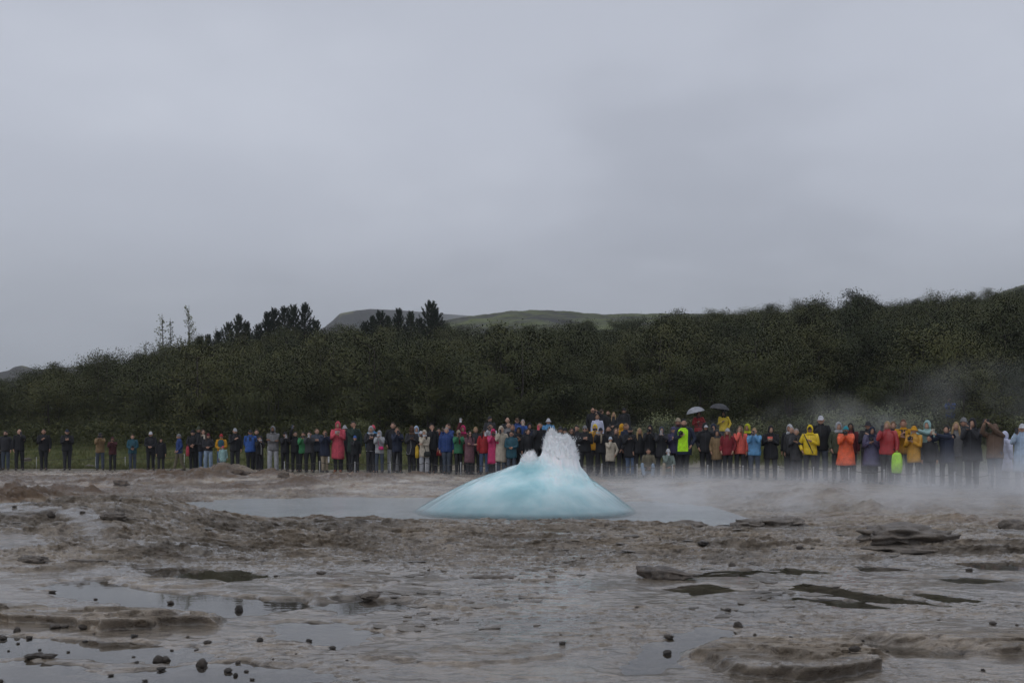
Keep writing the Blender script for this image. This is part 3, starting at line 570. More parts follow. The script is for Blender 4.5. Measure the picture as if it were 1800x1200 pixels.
# ------------------------------------------------------------------ trees
def leaf_mat(name, stops, rvar=((.58, .64, .60), (1.38, 1.28, 1.10))):
    m, t, p = mat(name); oi = t.nodes.new('ShaderNodeObjectInfo')
    c = ramp(t, noise(t, 1.3, 5, .7), stops)
    c = mixc(t, 1, c, ramp(t, oi.outputs['Random'], [(0, rvar[0]), (1, rvar[1])]), 'MULTIPLY')
    c = mixc(t, .7, c, ramp(t, noise(t, 30., 2), [(.3, (.88,)*3), (.7, (1.14,)*3)]), 'MULTIPLY')
    t.links.new(c, p.inputs['Base Color']); p.inputs['Roughness'].default_value = .7; p.inputs['Specular IOR Level'].default_value = .2
    return m
M_birch = leaf_mat('birch_leaves', [(.34, (.036, .043, .020)), (.5, (.058, .066, .029)), (.62, (.078, .082, .033)), (.75, (.098, .092, .036))])
M_pine = leaf_mat('pine_needles', [(.3, (.020, .032, .022)), (.7, (.040, .056, .036))])
M_willow = leaf_mat('willow_leaves', [(.3, (.085, .105, .06)), (.7, (.14, .16, .085))])
M_bark = plain('grey_bark', (.045, .038, .032), .9)
def leaves(cent, size, r, flat=.0, out_c=None):
    n = len(cent); a = r.normal(size=(n, 3)); a[:, 2] *= 1-flat; a /= np.linalg.norm(a, axis=1, keepdims=True)+1e-9
    b = r.normal(size=(n, 3)); b -= a*(a*b).sum(1, keepdims=True); b /= np.linalg.norm(b, axis=1, keepdims=True)+1e-9
    s = (size*r.uniform(.6, 1.3, n))[:, None]
    v = np.stack([cent-a*s*.5, cent+b*s*.32, cent+a*s*.5, cent-b*s*.32], 1).reshape(-1, 3)
    f = np.arange(n*4).reshape(n, 4)
    if out_c is None: return v, f
    g = np.cross(b, a); o_ = cent-np.asarray(out_c); o_ /= np.linalg.norm(o_, axis=1, keepdims=True)+1e-9
    fl = (g*o_).sum(1) < 0; f[fl] = f[fl][:, ::-1]; g[fl] *= -1
    nn = .72*o_+.26*g+np.array([0, 0, .38]); nn /= np.linalg.norm(nn, axis=1, keepdims=True); return v, f, np.repeat(nn, 4, 0)
def birch_crown(seed, H=4.6, W=2.3, nl=9000, size=.13):
    """leafy shoots on many rising branches, with gaps between the branch clumps"""
    r = np.random.default_rng(seed); P = []; B = MB(); nb = 46
    lim = []
    for k in range(5):
        a = r.uniform(0, 6.283); l = r.uniform(.15, .5); tip = np.array([math.cos(a)*W*l*.6, math.sin(a)*W*l*.6, H*r.uniform(.72, .95)])
        base = np.array([math.cos(a)*.12, math.sin(a)*.12, 0]); mid = base*.4+tip*.55+np.array([math.cos(a)*.2, math.sin(a)*.2, 0]); lim.append((base, mid, tip))
        B.tube([base, base*.7+mid*.3, mid, tip], [.07, .055, .04, .012], 6)
    for k in range(nb):
        b0, m0, t0 = lim[k % 5]; s = r.uniform(.15, 1.0); st = (1-s)**2*b0+2*s*(1-s)*m0+s*s*t0
        a = r.uniform(0, 6.283); zz = st[2]/H; rad = W*(.35+.65*math.sin(math.pi*min(1, max(0.08, zz*.88+.12)))**.8)*r.uniform(.55, 1.05)
        end = np.array([math.cos(a)*rad, math.sin(a)*rad, min(H*1.02, st[2]+r.uniform(.1, .9))]); B.tube([st, (st+end)/2+np.array([0, 0, -.08]), end], [.02, .014, .005], 4)
        m_ = nl//nb; s2 = r.uniform(.25, 1.05, m_)[:, None]; c_ = st+(end-st)*s2; sp_ = (.16+.30*r.random())*np.ones((m_, 1))
        P.append(c_+np.clip(r.normal(size=(m_, 3)), -1.7, 1.7)*sp_*np.array([1, 1, .75]))
    P = np.concatenate(P); P = P[P[:, 2] > .05]
    v, f, nrm = leaves(P, size, r, out_c=(0, 0, H*.40)); me = mesh_np('crown', v, f, True); me.normals_split_custom_set_from_vertices(nrm.tolist()); return me, B.mesh('trunk')
birch_me = [birch_crown(100+i, H, W, 18000, .085) for i, (H, W) in enumerate(((4.6, 2.2), (4.2, 2.5), (5.0, 2.0), (4.0, 2.3), (4.7, 2.6), (4.4, 1.9)))]
def tree_from(name, cm, tm, loc, s, rz, label, cat='tree', group=None, lm=M_birch, sz=1.0):
    e = empty(name, loc, rz); e.scale = (s, s, s*sz); link('trunk', tm, M_bark, e); link('crown', cm, lm, e); return tag(e, label, cat, group)
rt = random.Random(21); nb_t = 0
Yrow = 41.0; placed = []
while Yrow < 126:
    fr_ = (Yrow-41)/85; dY = 3.7+fr_*1.9; dx = 3.9+fr_*.9
    x = -.62*Yrow+rt.uniform(0, dx)
    while x < .62*Yrow:
        xx = x+rt.uniform(-1, 1); yy = Yrow+rt.uniform(-1.3, 1.3); u = U0+F*xx/yy
        yb = float(ip(np.array([u]), [-900, 0, 600, 900, 1400, 1800, 2600], [58, 53, 49, 46, 41, 39, 36])[0])+1.2
        yc = float(ip(np.array([u]), [-900, 0, 600, 1000, 1800, 2600], [92, 95, 104, 112, 122, 126])[0])
        if yy > yb and yy < yc+1 and -70 < u < 1870: placed.append((xx, yy, u, yb, yc))
        x += dx*rt.uniform(.85, 1.2)
    Yrow += dY
if len(placed) > 298: rt.shuffle(placed); placed = placed[:298]
for k, (xx, yy, u, yb, yc) in enumerate(placed):
    cm, tm = birch_me[rt.randrange(6)]; s = rt.uniform(.80, 1.15)
    front = yy < yb+3.2; crest = yy > yc-6
    if front: s *= 1.12 if u < 950 else .74
    cap = CH+(HV-float(ip(np.array([u]), TOP_U, TOP_V)[0]))/F*yy-gz(xx, yy)
    s = max(.42, min(s, cap/4.7*rt.uniform(.90, 1.10)))
    lab = 'dark green birch at the foot of the wooded slope behind the crowd' if front else 'small birch standing along the crest of the wooded slope' if crest else 'dark green birch in the dense wood covering the slope'
    tree_from('birch_tree', cm, tm, (xx, yy, gz(xx, yy)-.05), s, rt.uniform(0, 6.28), lab, group='birches at the slope foot' if front else 'birches along the crest' if crest else 'birches of the dense wood')
# pines whose tips stand up above the wood
def pine_mesh(seed, H=5.0, W=1.5, nb=105, top=.12):
    r = np.random.default_rng(seed); B = MB(); B.tube([(0, 0, 0), (0, 0, H*.5), (0, 0, H*.98)], [.12, .08, .02], 7); P = []; D_ = []
    for k in range(nb):
        z0 = H*(.06+.90*(k/nb)**.9); a = k*2.399+r.uniform(-.3, .3); rad = W*(1-z0/H)**.75*r.uniform(.45, 1.1)+.06
        st = np.array([0, 0, z0]); m1 = np.array([math.cos(a)*rad*.75, math.sin(a)*rad*.75, z0+rad*.10]); en = np.array([math.cos(a)*rad, math.sin(a)*rad, z0+rad*.35+.24])
        B.tube([st, m1, en], [.022, .015, .008], 4)
        ns = 95
        for s in np.linspace(.28, 1.04, 12):
            c_ = (1-s)**2*st+2*s*(1-s)*m1+s*s*en; P.append(np.repeat(c_[None], ns//12, 0))
            d = r.normal(size=(ns//12, 3)); d[:, 2] = np.abs(d[:, 2])*.8+.4; D_.append(d)
    for s in np.linspace(.7, 1.0, 14):
        P.append(np.repeat(np.array([[0, 0, H*s]]), 10, 0)); d = r.normal(size=(10, 3)); d[:, 2] = np.abs(d[:, 2])+.5; D_.append(d)
    P = np.concatenate(P); D_ = np.concatenate(D_); D_ /= np.linalg.norm(D_, axis=1, keepdims=True)
    L = r.uniform(.11, .2, len(P))[:, None]; sd_ = np.cross(D_, r.normal(size=D_.shape)); sd_ /= np.linalg.norm(sd_, axis=1, keepdims=True)+1e-9
    v = np.stack([P-sd_*.02, P+sd_*.02, P+D_*L], 1).reshape(-1, 3)
    return mesh_np('crown', v, np.arange(len(v)).reshape(-1, 3), False), B.mesh('trunk')
pine_me = [pine_mesh(200+i, H, W) for i, (H, W) in enumerate(((5, 1.6), (5, 2.0), (5, 1.3), (5, 1.8)))]
PINES = [(335, 604, 3.0, 1, 88), (352, 591, 3.6, 0, 89), (366, 588, 3.4, 2, 90), (384, 583, 3.6, 0, 90), (402, 568, 4.4, 1, 91), (420, 554, 5.2, 0, 91), (434, 566, 4.3, 2, 92), (455, 570, 4.0, 1, 92), (470, 549, 5.0, 2, 92), (482, 543, 5.2, 0, 93), (500, 540, 5.6, 1, 93), (516, 537, 5.8, 0, 94), (536, 534, 6.0, 0, 94), (555, 563, 4.4, 1, 94), (322, 622, 2.8, 1, 87), (310, 636, 2.4, 1, 86),
 (642, 566, 3.6, 1, 97), (655, 556, 4.2, 0, 97), (668, 547, 4.6, 1, 97), (682, 556, 4.2, 0, 98), (701, 543, 4.8, 2, 98), (722, 548, 4.8, 0, 98), (738, 560, 4.2, 1, 97), (757, 530, 6.4, 1, 96), (765, 542, 5.4, 0, 96)]
for k, (u, v, h, i, Y) in enumerate(PINES):
    x = (u-U0)/F*Y; ztop = CH+(HV-v)/F*Y; g = gz(x, Y); s = max(ztop-g, 2.2)/5.0
    lab = {23: 'tallest pine, tip of the second cluster beside the mountain', 12: 'tallest dark pine of the first long cluster', 5: 'pointed dark pine standing over the first cluster, nearest the thin birches'}.get(k, 'dark pine in the long first cluster on the skyline' if k < 16 else 'dark pine in the second cluster below the mountain')
    tree_from('pine_tree', *pine_me[i], (x, Y, g-.05), s, k*1.3, lab, group='pines of the first cluster' if k < 16 else 'pines of the second cluster', lm=M_pine)
def thin_birch(seed, H=5.0, W=.8, nl=420):
    r = np.random.default_rng(seed); B = MB(); B.tube([(0, 0, 0), (.03, 0, H*.5), (-.04, 0, H)], [.06, .04, .01], 6); P = []
    for k in range(26):
        z0 = H*(.15+.8*k/26); a = r.uniform(0, 6.283); l = W*(1-(k/26)*.75)*r.uniform(.6, 1.1); e = np.array([math.cos(a)*l*1.0, math.sin(a)*l*1.0, z0+l*1.0])
        B.tube([(0, 0, z0), (e[0]*.6, e[1]*.6, z0+l*.5), e], [.016, .011, .005], 4)
        n_ = nl//26; s = r.uniform(.3, 1.05, n_)[:, None]; P.append(np.array([0, 0, z0])+(e-np.array([0, 0, z0]))*s+r.normal(size=(n_, 3))*.07)
    v, f = leaves(np.concatenate(P), .115, r); return mesh_np('crown', v, f, False), B.mesh('trunk')
for k, (u, v, Y, W, lab) in enumerate(((286, 549, 93, .75, 'thin open birch, middle of three bare tops against the sky'), (300, 557, 93, .55, 'slender open birch beside the taller bare birch top'), (332, 535, 92, .8, 'tallest thin open birch standing alone against the sky'), (379, 571, 93, .35, 'wispy birch top peeping over the dark pines'), (256, 596, 93, .35, 'tiny wispy birch tip on the low skyline'), (1127, 546, 214, .7, 'tiny lone tree on the bare grassy hill'))):
    x = (u-U0)/F*Y; g = gz(x, Y); cm, tm = thin_birch(300+k, 5, W*1.3, 440 if k == 2 else 300)
    tree_from('thin_birch_tree', cm, tm, (x, Y, g-.1), max(1, CH+(HV-v)/F*Y-g)/5, k, lab, lm=M_willow)
SHRUBS = [(1165, 735, 41, 1.5), (1185, 748, 40.5, 1.2), (1140, 745, 42, 1.3), (1500, 735, 40, 1.5), (1560, 722, 41, 1.8), (1610, 728, 40, 1.6), (1640, 715, 43, 1.9), (1700, 715, 44, 1.9), (1750, 722, 42, 1.7), (1785, 735, 40, 1.4), (1400, 738, 42, 1.4), (1330, 745, 42, 1.2), (1030, 742, 44, 1.4), (350, 752, 53, 1.6), (500, 745, 52, 1.7), (640, 742, 50, 1.6), (180, 750, 56, 1.8), (60, 756, 57, 1.8), (780, 738, 50, 1.6), (1460, 730, 41, 1.6)]
bush_me = [birch_crown(400+i, 1.8, 1.1, 3200, .11) for i in range(3)]
for k, (u, v, Y, h) in enumerate(SHRUBS):
    x = (u-U0)/F*Y; g = gz(x, Y); cm, tm = bush_me[k % 3]; lab = {0: 'pale grey green willow shrub beside the person in black beanie on the bank'}.get(k, 'leafy willow shrub at the edge of the wood')
    tree_from('willow_shrub', cm, tm, (x, Y, g-.05), max(.6, (CH+(HV-v)/F*Y-g)/1.8), k*1.7, lab, 'shrub', 'willow shrubs along the wood edge', M_willow if k < 12 else M_birch)
# low undergrowth filling the foot of the wood
r = np.random.default_rng(55); n_u = 76000; u_ = r.uniform(-150, 1950, n_u)
yb_ = ip(u_, [-900, 0, 600, 900, 1400, 1800, 2600], [58, 53, 49, 46, 41, 39, 36])+.2; Y_ = yb_+r.random(n_u)**1.5*11; X_ = (u_-U0)/F*Y_
top_ = 1.15+.9*fbm(X_*.35, Y_*.35, 3, 141); k_ = top_ > .55; X_, Y_, top_ = X_[k_], Y_[k_], top_[k_]
v, f = leaves(np.stack([X_, Y_, ground_z(X_, Y_)[0]+top_*np.sqrt(r.random(len(X_)))], 1), .135, r)
tag(link('undergrowth', mesh_np('undergrowth', v, f, False), M_birch), 'dark tangled undergrowth along the foot of the wood', kind='stuff')
# long grass on the banks
r = np.random.default_rng(77); n_g = 60000
u_ = r.uniform(-200, 2000, n_g); dd = ip(u_, ROW_U, ROW_D); Y_ = dd+np.where(u_ < 760, .8, 3.8)+np.abs(r.normal(size=n_g))*5.0; X_ = (u_-U0)/F*Y_
ed = fbm(X_*.25, Y_*.25, 3, 111); keep = Y_ > dd+np.where(u_ < 760, 1.3+1.2*ed+2.6*sstep(240, 330, u_), 4.2+1.5*ed)
X_, Y_ = X_[keep], Y_[keep]; Z_ = ground_z(X_, Y_)[0]-.01; n_g = len(X_); clump = .55+.45*fbm(X_*.8, Y_*.8, 3, 131)
h_ = r.uniform(.12, .34, n_g)*clump*1.3; an_ = r.uniform(0, 6.283, n_g); w_ = .018; lx, ly = r.normal(size=n_g)*.09, r.normal(size=n_g)*.09
v = np.stack([np.stack([X_-w_*np.cos(an_), Y_-w_*np.sin(an_), Z_], 1), np.stack([X_+w_*np.cos(an_), Y_+w_*np.sin(an_), Z_], 1), np.stack([X_+lx, Y_+ly, Z_+h_], 1)], 1).reshape(-1, 3)
M_grass = leaf_mat('long_grass', [(.3, (.06, .073, .022)), (.5, (.108, .118, .038)), (.7, (.17, .152, .07))], ((1, 1, 1), (1, 1, 1)))
tag(link('grass', mesh_np('grass', v, np.arange(len(v)).reshape(-1, 3), False), M_grass), 'rough green grass on the bank behind the crowd', kind='stuff')
# ------------------------------------------------------------------ people
C = dict(black=(.017, .018, .021), dark=(.028, .029, .034), navy=(.020, .027, .05), char=(.045, .046, .05), grey=(.17, .17, .175), lgrey=(.33, .34, .36), white=(.46, .47, .50), cream=(.43, .385, .31), tan=(.20, .135, .07), khaki=(.14, .125, .085), olive=(.06, .07, .045), dgreen=(.022, .04, .032), green=(.04, .17, .085), bgreen=(.04, .19, .075),
 teal=(.025, .085, .115), blue=(.025, .055, .18), royal=(.035, .10, .33), lblue=(.10, .27, .48), pale=(.36, .46, .58), mint=(.27, .42, .41), turq=(.03, .24, .30), red=(.36, .03, .035), burg=(.12, .022, .03), maroon=(.06, .018, .022), pink=(.55, .085, .12), magenta=(.48, .025, .12), coral=(.70, .13, .10), orange=(.75, .115, .035), mauve=(.15, .075, .09),
 yellow=(.72, .52, .02), mustard=(.50, .25, .015), lime=(.42, .80, .02), brown=(.09, .05, .03), rust=(.22, .075, .03), jeans=(.07, .11, .19), ljeans=(.22, .29, .38), slate=(.055, .07, .095), purple=(.07, .065, .13), lav=(.50, .52, .66), beige=(.30, .25, .18))
H = dict(k=(.010, .009, .009), b=(.05, .028, .016), lb=(.16, .095, .05), bl=(.34, .23, .11), g=(.28, .27, .27), r=(.12, .04, .02))
S = dict(a=(.46, .275, .20), b=(.38, .215, .15), c=(.20, .11, .07), d=(.09, .05, .035))
HC = Vector((0, -.015, 1.585)); HR = (.074, .096, .116)
def dirv(ph, th): return Vector((math.sin(ph)*math.sin(th), -math.cos(ph)*math.sin(th), math.cos(th)))
def head_mesh():
    B = MB(); nT, nP = 18, 24; rings = []
    for i in range(1, nT):
        th = math.pi*i/nT; ring = []
        for j in range(nP):
            ph = 2*math.pi*j/nP; d = dirv(ph, th); q = Vector((d.x*HR[0], d.y*HR[1], d.z*HR[2])); zf = q.z/HR[2]
            if zf < 0: q.x *= 1-.30*zf*zf; q.y = q.y*(1-.25*zf*zf) - .012*zf*zf*(1 if d.y < 0 else -.6)
            f = max(0, -d.y)
            q.y -= .026*math.exp(-(q.x/.013)**2-((q.z+.022)/.022)**2)*f      # nose
            q.y += .012*math.exp(-((abs(q.x)-.031)/.016)**2-((q.z-.006)/.013)**2)*f   # eye sockets
            q.y -= .006*math.exp(-((q.z-.030)/.012)**2-(q.x/.05)**2)*f       # brow
            q.y -= .007*math.exp(-(q.x/.024)**2-((q.z+.062)/.010)**2)*f      # lips
            q.y -= .010*math.exp(-(q.x/.024)**2-((q.z+.098)/.014)**2)*f      # chin
            if abs(d.x) > .93 and -.035 < q.z < .03: q.x += math.copysign(.017, q.x)   # ears
            ring.append(q)
        rings.append(ring)
    B.loft(rings)
    for s in (-1, 1):
        B.add([(s*.031-.012, -.085, .007), (s*.031, -.0885, .013), (s*.031+.012, -.085, .007), (s*.031, -.0875, .001)], [(0, 1, 2, 3)], 1)
        B.add([(s*.034-.017, -.0905, .028), (s*.034+.017, -.0885, .030), (s*.034+.017, -.0895, .024), (s*.034-.017, -.0915, .022)], [(0, 1, 2, 3)], 1)
    B.add([(-.022, -.0955, -.060), (.022, -.0955, -.060), (.019, -.0945, -.068), (0, -.0985, -.070), (-.019, -.0945, -.068)], [(0, 1, 2, 3, 4)], 2)
    return B
HEADM = head_mesh()
def shell(s, lim, nT=9, nP=28, lift=(0, 0, 0), B=None, wav=0):
    B = B or MB(); rings = []
    for i in range(nT+1):
        ring = []
        for j in range(nP):
            ph = 2*math.pi*j/nP; th = max(.02, lim(ph)*i/nT); d = dirv(ph, th); k = s*(1+wav*math.sin(ph*9+i*2)*.04)
            ring.append(Vector((d.x*HR[0]*k+lift[0], d.y*HR[1]*k+lift[1], d.z*HR[2]*k+lift[2])))
        rings.append(ring)
    B.loft(rings, True, False); return B, rings[-1]
def fr(ph): return abs(((ph+math.pi) % (2*math.pi))-math.pi)          # angle away from the face
def lerp_lim(pts): return lambda ph: math.radians(np.interp(math.degrees(fr(ph)), [a for a, b in pts], [b for a, b in pts]))
HEADWEAR = {}
def hw(kind):
    if kind in HEADWEAR: return HEADWEAR[kind]
    if kind in ('short', 'curly'):
        B, e = shell(1.075 if kind == 'short' else 1.17, lerp_lim([(0, 52), (40, 58), (70, 88), (100, 100), (180, 125)]), wav=1 if kind == 'curly' else .3, lift=(0, .004, .006))
    elif kind == 'thin':
        B, e = shell(1.04, lerp_lim([(0, 42), (60, 60), (85, 95), (180, 120)]), lift=(0, .004, .003))
    elif kind in ('long', 'tied'):
        B, e = shell(1.10, lerp_lim([(0, 48), (30, 56), (52, 95), (70, 128), (180, 140)]), wav=.5, lift=(0, .004, .006))
        if kind == 'long':
            for ph in range(58, 303, 14):
                a = math.radians(ph); x = math.sin(a); y = -math.cos(a); j = (ph*37 % 13)/13
                B.tube([(x*.078, y*.095, .0), (x*.088, y*.100, -.09), (x*.105, y*.10-(.03 if y < 0 else 0), -.19), (x*.10, y*.10-(.05 if y < .2 else 0), -.30-.05*j)], [.020, .023, .022, .008], 6)
        else: B.tube([(0, .10, .03), (0, .125, .0), (0, .115, -.08)], [.02, .028, .012], 8)
    elif kind == 'beanie':
        B, e = shell(1.12, lerp_lim([(0, 74), (90, 92), (180, 100)]), lift=(0, 0, .012)); B.tube(e+[e[0]], .014, 6)
    elif kind == 'bobble':
        B, e = shell(1.12, lerp_lim([(0, 74), (90, 92), (180, 100)]), lift=(0, 0, .012)); B.tube(e+[e[0]], .014, 6)
        B.loft([[Vector((math.cos(a)*r_, math.sin(a)*r_, .150+z)) for a in [k*.785 for k in range(8)]] for z, r_ in ((-.02, .015), (-.01, .028), (.01, .03), (.028, .014))])
    elif kind == 'cap':
        B, e = shell(1.09, lerp_lim([(0, 72), (90, 84), (180, 98)]), lift=(0, 0, .008))
        v = []
        for k, rr in enumerate((1.04, 1.72)):
            for a in range(-50, 51, 10):
                A = math.radians(a); v.append((math.sin(A)*HR[0]*1.06*(1 if k == 0 else 1.12), -math.cos(A)*HR[1]*rr, .044-(.022+.010*abs(a)/50 if k else 0)))
        n = 11; v2 = [(x, y, z-.006) for x, y, z in v]
        B.add(v+v2, [(i, i+1, n+i+1, n+i) for i in range(n-1)]+[(2*n+i, 3*n+i, 3*n+i+1, 2*n+i+1) for i in range(n-1)]+[(n+i, n+i+1, 3*n+i+1, 3*n+i) for i in range(n-1)])
    elif kind in ('bucket', 'brim'):
        B, e = shell(1.10, lerp_lim([(0, 76), (180, 84)]), lift=(0, 0, .012)); w = .040 if kind == 'bucket' else .085; dz = .028 if kind == 'bucket' else .005
        o = [Vector((p.x*(1+w/.08), p.y*(1+w/.1), p.z-dz)) for p in e]; B.loft([e, o, [p-Vector((0, 0, .006)) for p in o], [p-Vector((0, 0, .006)) for p in e]], False, False)
    elif kind in ('hood', 'peak'):
        B, e = shell(1.27, lerp_lim([(0, 50 if kind == 'hood' else 62), (32, 62), (50, 105), (66, 150), (180, 152)]), nT=12, nP=36, lift=(0, .012, .008), wav=.4); B.tube(e+[e[0]], .011, 6)
        B.tube([(0, .02, -.085), (0, .02, -.13), (0, .015, -.18)], [(.088, .088), (.118, .105), (.14, .11)], 16)
        if kind == 'peak': B.box((0, -.115, .055), (.11, .07, .008))
    HEADWEAR[kind] = B.mesh(kind); return HEADWEAR[kind]
HWNAME = dict(short='hair', curly='hair', thin='hair', long='hair', tied='hair', beanie='beanie', bobble='beanie', cap='cap', bucket='hat', brim='hat', hood='hood', peak='hood')
SG = MB(); 
for s in (-1, 1): SG.loft([[Vector((s*.032+math.cos(a)*.025*k, -.098+.03*abs(math.cos(a)*.025+s*.0)*0+.004*k, .004+math.sin(a)*.019*k)) for a in [i*.628 for i in range(10)]] for k in (1.0, .99)])
SG.box((0, -.10, .010), (.03, .004, .005)); SG.box((-.072, -.05, .01), (.004, .09, .006)); SG.box((.072, -.05, .01), (.004, .09, .006))
SGM = SG.mesh('sunglasses')
BDM = MB(); BDM.loft([[Vector((math.sin(a)*r_, -math.cos(a)*ry-.002, z)) for a in [math.radians(k) for k in range(-80, 81, 20)]] + [Vector((math.sin(a)*r_*.7, -math.cos(a)*ry*.6, z)) for a in [math.radians(k) for k in range(80, -81, -20)]] for z, r_, ry in ((-.045, .074, .098), (-.075, .070, .104), (-.105, .058, .106), (-.128, .034, .090))])
BEARD = BDM.mesh('beard')
SHOE = MB(); SHOE.loft([[Vector((math.cos(a)*w, y, max(0.0, .045*h*(1+math.sin(a)))+.002)) for a in [i*.628 for i in range(10)]] for y, w, h in ((.065, .025, .8), (.05, .040, 1.3), (0, .042, 1.35), (-.07, .045, .95), (-.14, .047, .75), (-.18, .036, .6), (-.195, .018, .4))])
SHOEM = SHOE.mesh('shoe')
PHONE = MB(); PHONE.box((0, 0, 0), (.078, .010, .155)); PHONEM = PHONE.mesh('phone', False); LENS = MB(); LENS.tube([(.018, -.005, .05), (.018, -.008, .05)], .013, 8); LENS.tube([(.018, -.005, .02), (.018, -.008, .02)], .010, 8); LENSM = LENS.mesh('lens')
CAMB = MB(); CAMB.box((0, 0, 0), (.135, .06, .09)); CAMB.box((0, 0, .055), (.05, .05, .03)); CAMBM = CAMB.mesh('camera_body', False); CLN = MB(); CLN.tube([(0, -.03, -.005), (0, -.10, -.005), (0, -.105, -.005)], [.034, .036, .028], 12); CLNM = CLN.mesh('lens')
def ik(sh, tg, l1, l2, pole):
    d = tg-sh; L = d.length; mx_ = (l1+l2)*.985
    if L > mx_: tg = sh+d*(mx_/L); d = tg-sh; L = mx_
    u = d.normalized(); a = (l1*l1-l2*l2+L*L)/(2*L); h = math.sqrt(max(l1*l1-a*a, 0)); pp = pole-u*pole.dot(u); return sh+u*a+pp.normalized()*h, tg
SKIN_JOBS = []
def torso_at(rings, z):
    zs = [r[0] for r in rings]; return [float(np.interp(z, zs, [r[k] for r in rings])) for k in (1, 2, 3)]
def make_person(loc, rz, sc, sp_, label, seed):
    rd = random.Random(seed); J = lambda s: rd.uniform(-s, s)
    root = empty('person', loc, rz, sc); tag(root, label, 'person', 'spectators watching the geyser')
    w = sp_.get('w', 1.0); pose = sp_['pose']; low = pose in ('crouch', 'sit'); dz = -.60 if low else 0
    lean = -.16 if low else 0.0
    up_ = Vector((0, lean, dz))
    SHo = {s: Vector((s*.172*w, .0, 1.395))+up_ for s in (-1, 1)}
    side = sp_.get('side', -1)
    P = {'down': {s: (s*(.235+J(.02))*w, -.04+J(.05), .80) for s in (-1, 1)}, 'pocket': {s: (s*.20*w, -.10, .93) for s in (-1, 1)}, 'behind': {s: (s*.07, .16, .92) for s in (-1, 1)},
         'phone': {s: (s*(.040)+.0+J(.01), -.27+J(.03), 1.45+J(.03)) for s in (-1, 1)}, 'chest': {s: (s*.045+J(.01), -.25+J(.03), 1.27+J(.05)) for s in (-1, 1)}, 'belly': {s: (s*.055, -.235, 1.06+J(.03)) for s in (-1, 1)},
         'cross': {-1: (.10, -.19, 1.17), 1: (-.10, -.20, 1.19)}, 'overhead': {s: (s*.05+side*.12, -.34, 1.72) for s in (-1, 1)}, 'extend': {s: (side*.30+s*.04, -.36, 1.46) for s in (-1, 1)},
         'crouch': {s: (s*.06, -.36, 1.02) for s in (-1, 1)}, 'sit': {s: (s*.06+.02, -.30, .98) for s in (-1, 1)}}
    one = {'chin': (.01, -.135, 1.46), 'raise': (side*.10, -.26, 1.83), 'phone1': (side*.06, -.26, 1.45), 'hand_chest': (side*.03, -.22, 1.27), 'mouth': (side*.01, -.15, 1.50), 'hold_up': (side*.06, -.20, 1.22), 'face_side': (.17*-side, -.16, 1.56)}
    if pose in one: T = dict(P['pocket' if rd.random() < .5 else 'down']); T[side if pose != 'face_side' else -side] = one[pose]
    elif pose == 'phone_cross': T = {side: (.0, -.22, 1.43), -side: (side*.10, -.20, 1.16)}
    else: T = P[pose]
    T = {s: Vector(T[s])+(Vector((0, 0, dz)) if low else Vector()) for s in (-1, 1)}
    if pose == 'crouch': T[side] = Vector((0, -.34, .86))
    arm = {}
    for s in (-1, 1):
        pole = Vector((s*.55, .15 if pose not in ('overhead', 'raise') else -.2, -1))
        if pose in ('down', 'pocket'): pole = Vector((s*.5, 1, 0))
        arm[s] = (SHo[s], *ik(SHo[s], T[s], .285, .255, pole))
    if low: hip = {s: Vector((s*.09, .02, .27)) for s in (-1, 1)}; kn = {s: Vector((s*(.19+J(.04)), -.34, .47+J(.06))) for s in (-1, 1)}; an_ = {s: Vector((s*.17, -.26 if pose == 'crouch' else -.40, .085)) for s in (-1, 1)}
    else:
        st_ = sp_.get('stance', .10+J(.03)); step = sp_.get('step', J(.05)); hip = {s: Vector((s*.085*w, 0, .90)) for s in (-1, 1)}; kn = {s: Vector((s*(st_*.9+.01), s*step*.5-.02, .48)) for s in (-1, 1)}; an_ = {s: Vector((s*st_, s*step, .085)) for s in (-1, 1)}
    yaw = sp_.get('yaw', J(.25)); hp = sp_.get('pitch', .05+J(.06)); HM = Matrix.Translation(HC+up_) @ Euler((hp, 0, yaw)).to_matrix().to_4x4()
    # body: one skinned figure
    v = []; e = []; rr = []
    def pt(p, r, par=None):
        v.append(Vector(p)); rr.append(r if isinstance(r, tuple) else (r, r)); i = len(v)-1
        if par is not None: e.append((par, i))
        return i
    pel = pt(Vector((0, 0, .92))+Vector((0, .02 if low else 0, dz)), .095); spn = pt(Vector((0, .0, 1.10))+up_*.8+(Vector((0, 0, dz*.2))), .095, pel); chs = pt(Vector((0, .005, 1.30))+up_, .105, spn); nk = pt(Vector((0, .005, 1.43))+up_, .05, chs); pt(HC+up_+Vector((0, .01, -.055)), .046, nk)
    for s in (-1, 1):
        h_ = pt(hip[s], .075*w, pel); k_ = pt(kn[s], .050, h_); a_ = pt(an_[s], .036, k_); pt(an_[s]+Vector((s*.01, -.12, -.045)), .026, a_)
        sh, el, ha = arm[s]; s_ = pt(sh, .055, chs); e_ = pt(el, .038, s_); d = (ha-el).normalized(); wr = pt(ha-d*.02, .026, e_); pm = pt(ha+d*.05, (.034, .022), wr)
        inn = Vector((-s, 0, 0)); inn = (inn-d*inn.dot(d)).normalized(); sdv = d.cross(inn)
        for f, (off, ln) in enumerate(((-.027, .052), (-.009, .064), (.009, .058), (.026, .044))):
            b = ha+d*.078+sdv*off; f1 = pt(b+d*.01, .0095, pm); f2 = pt(b+d*(ln*.6)+inn*.010, .0088, f1); pt(b+d*(ln*.85)+inn*.034, .0075, f2)
        th = pt(ha+d*.03-sdv*.036+inn*.012, .0105, pm); pt(ha+d*.062-sdv*.048+inn*.030, .009, th)
    SKIN_JOBS.append((root, v, e, rr, HM, sp_['skin']))
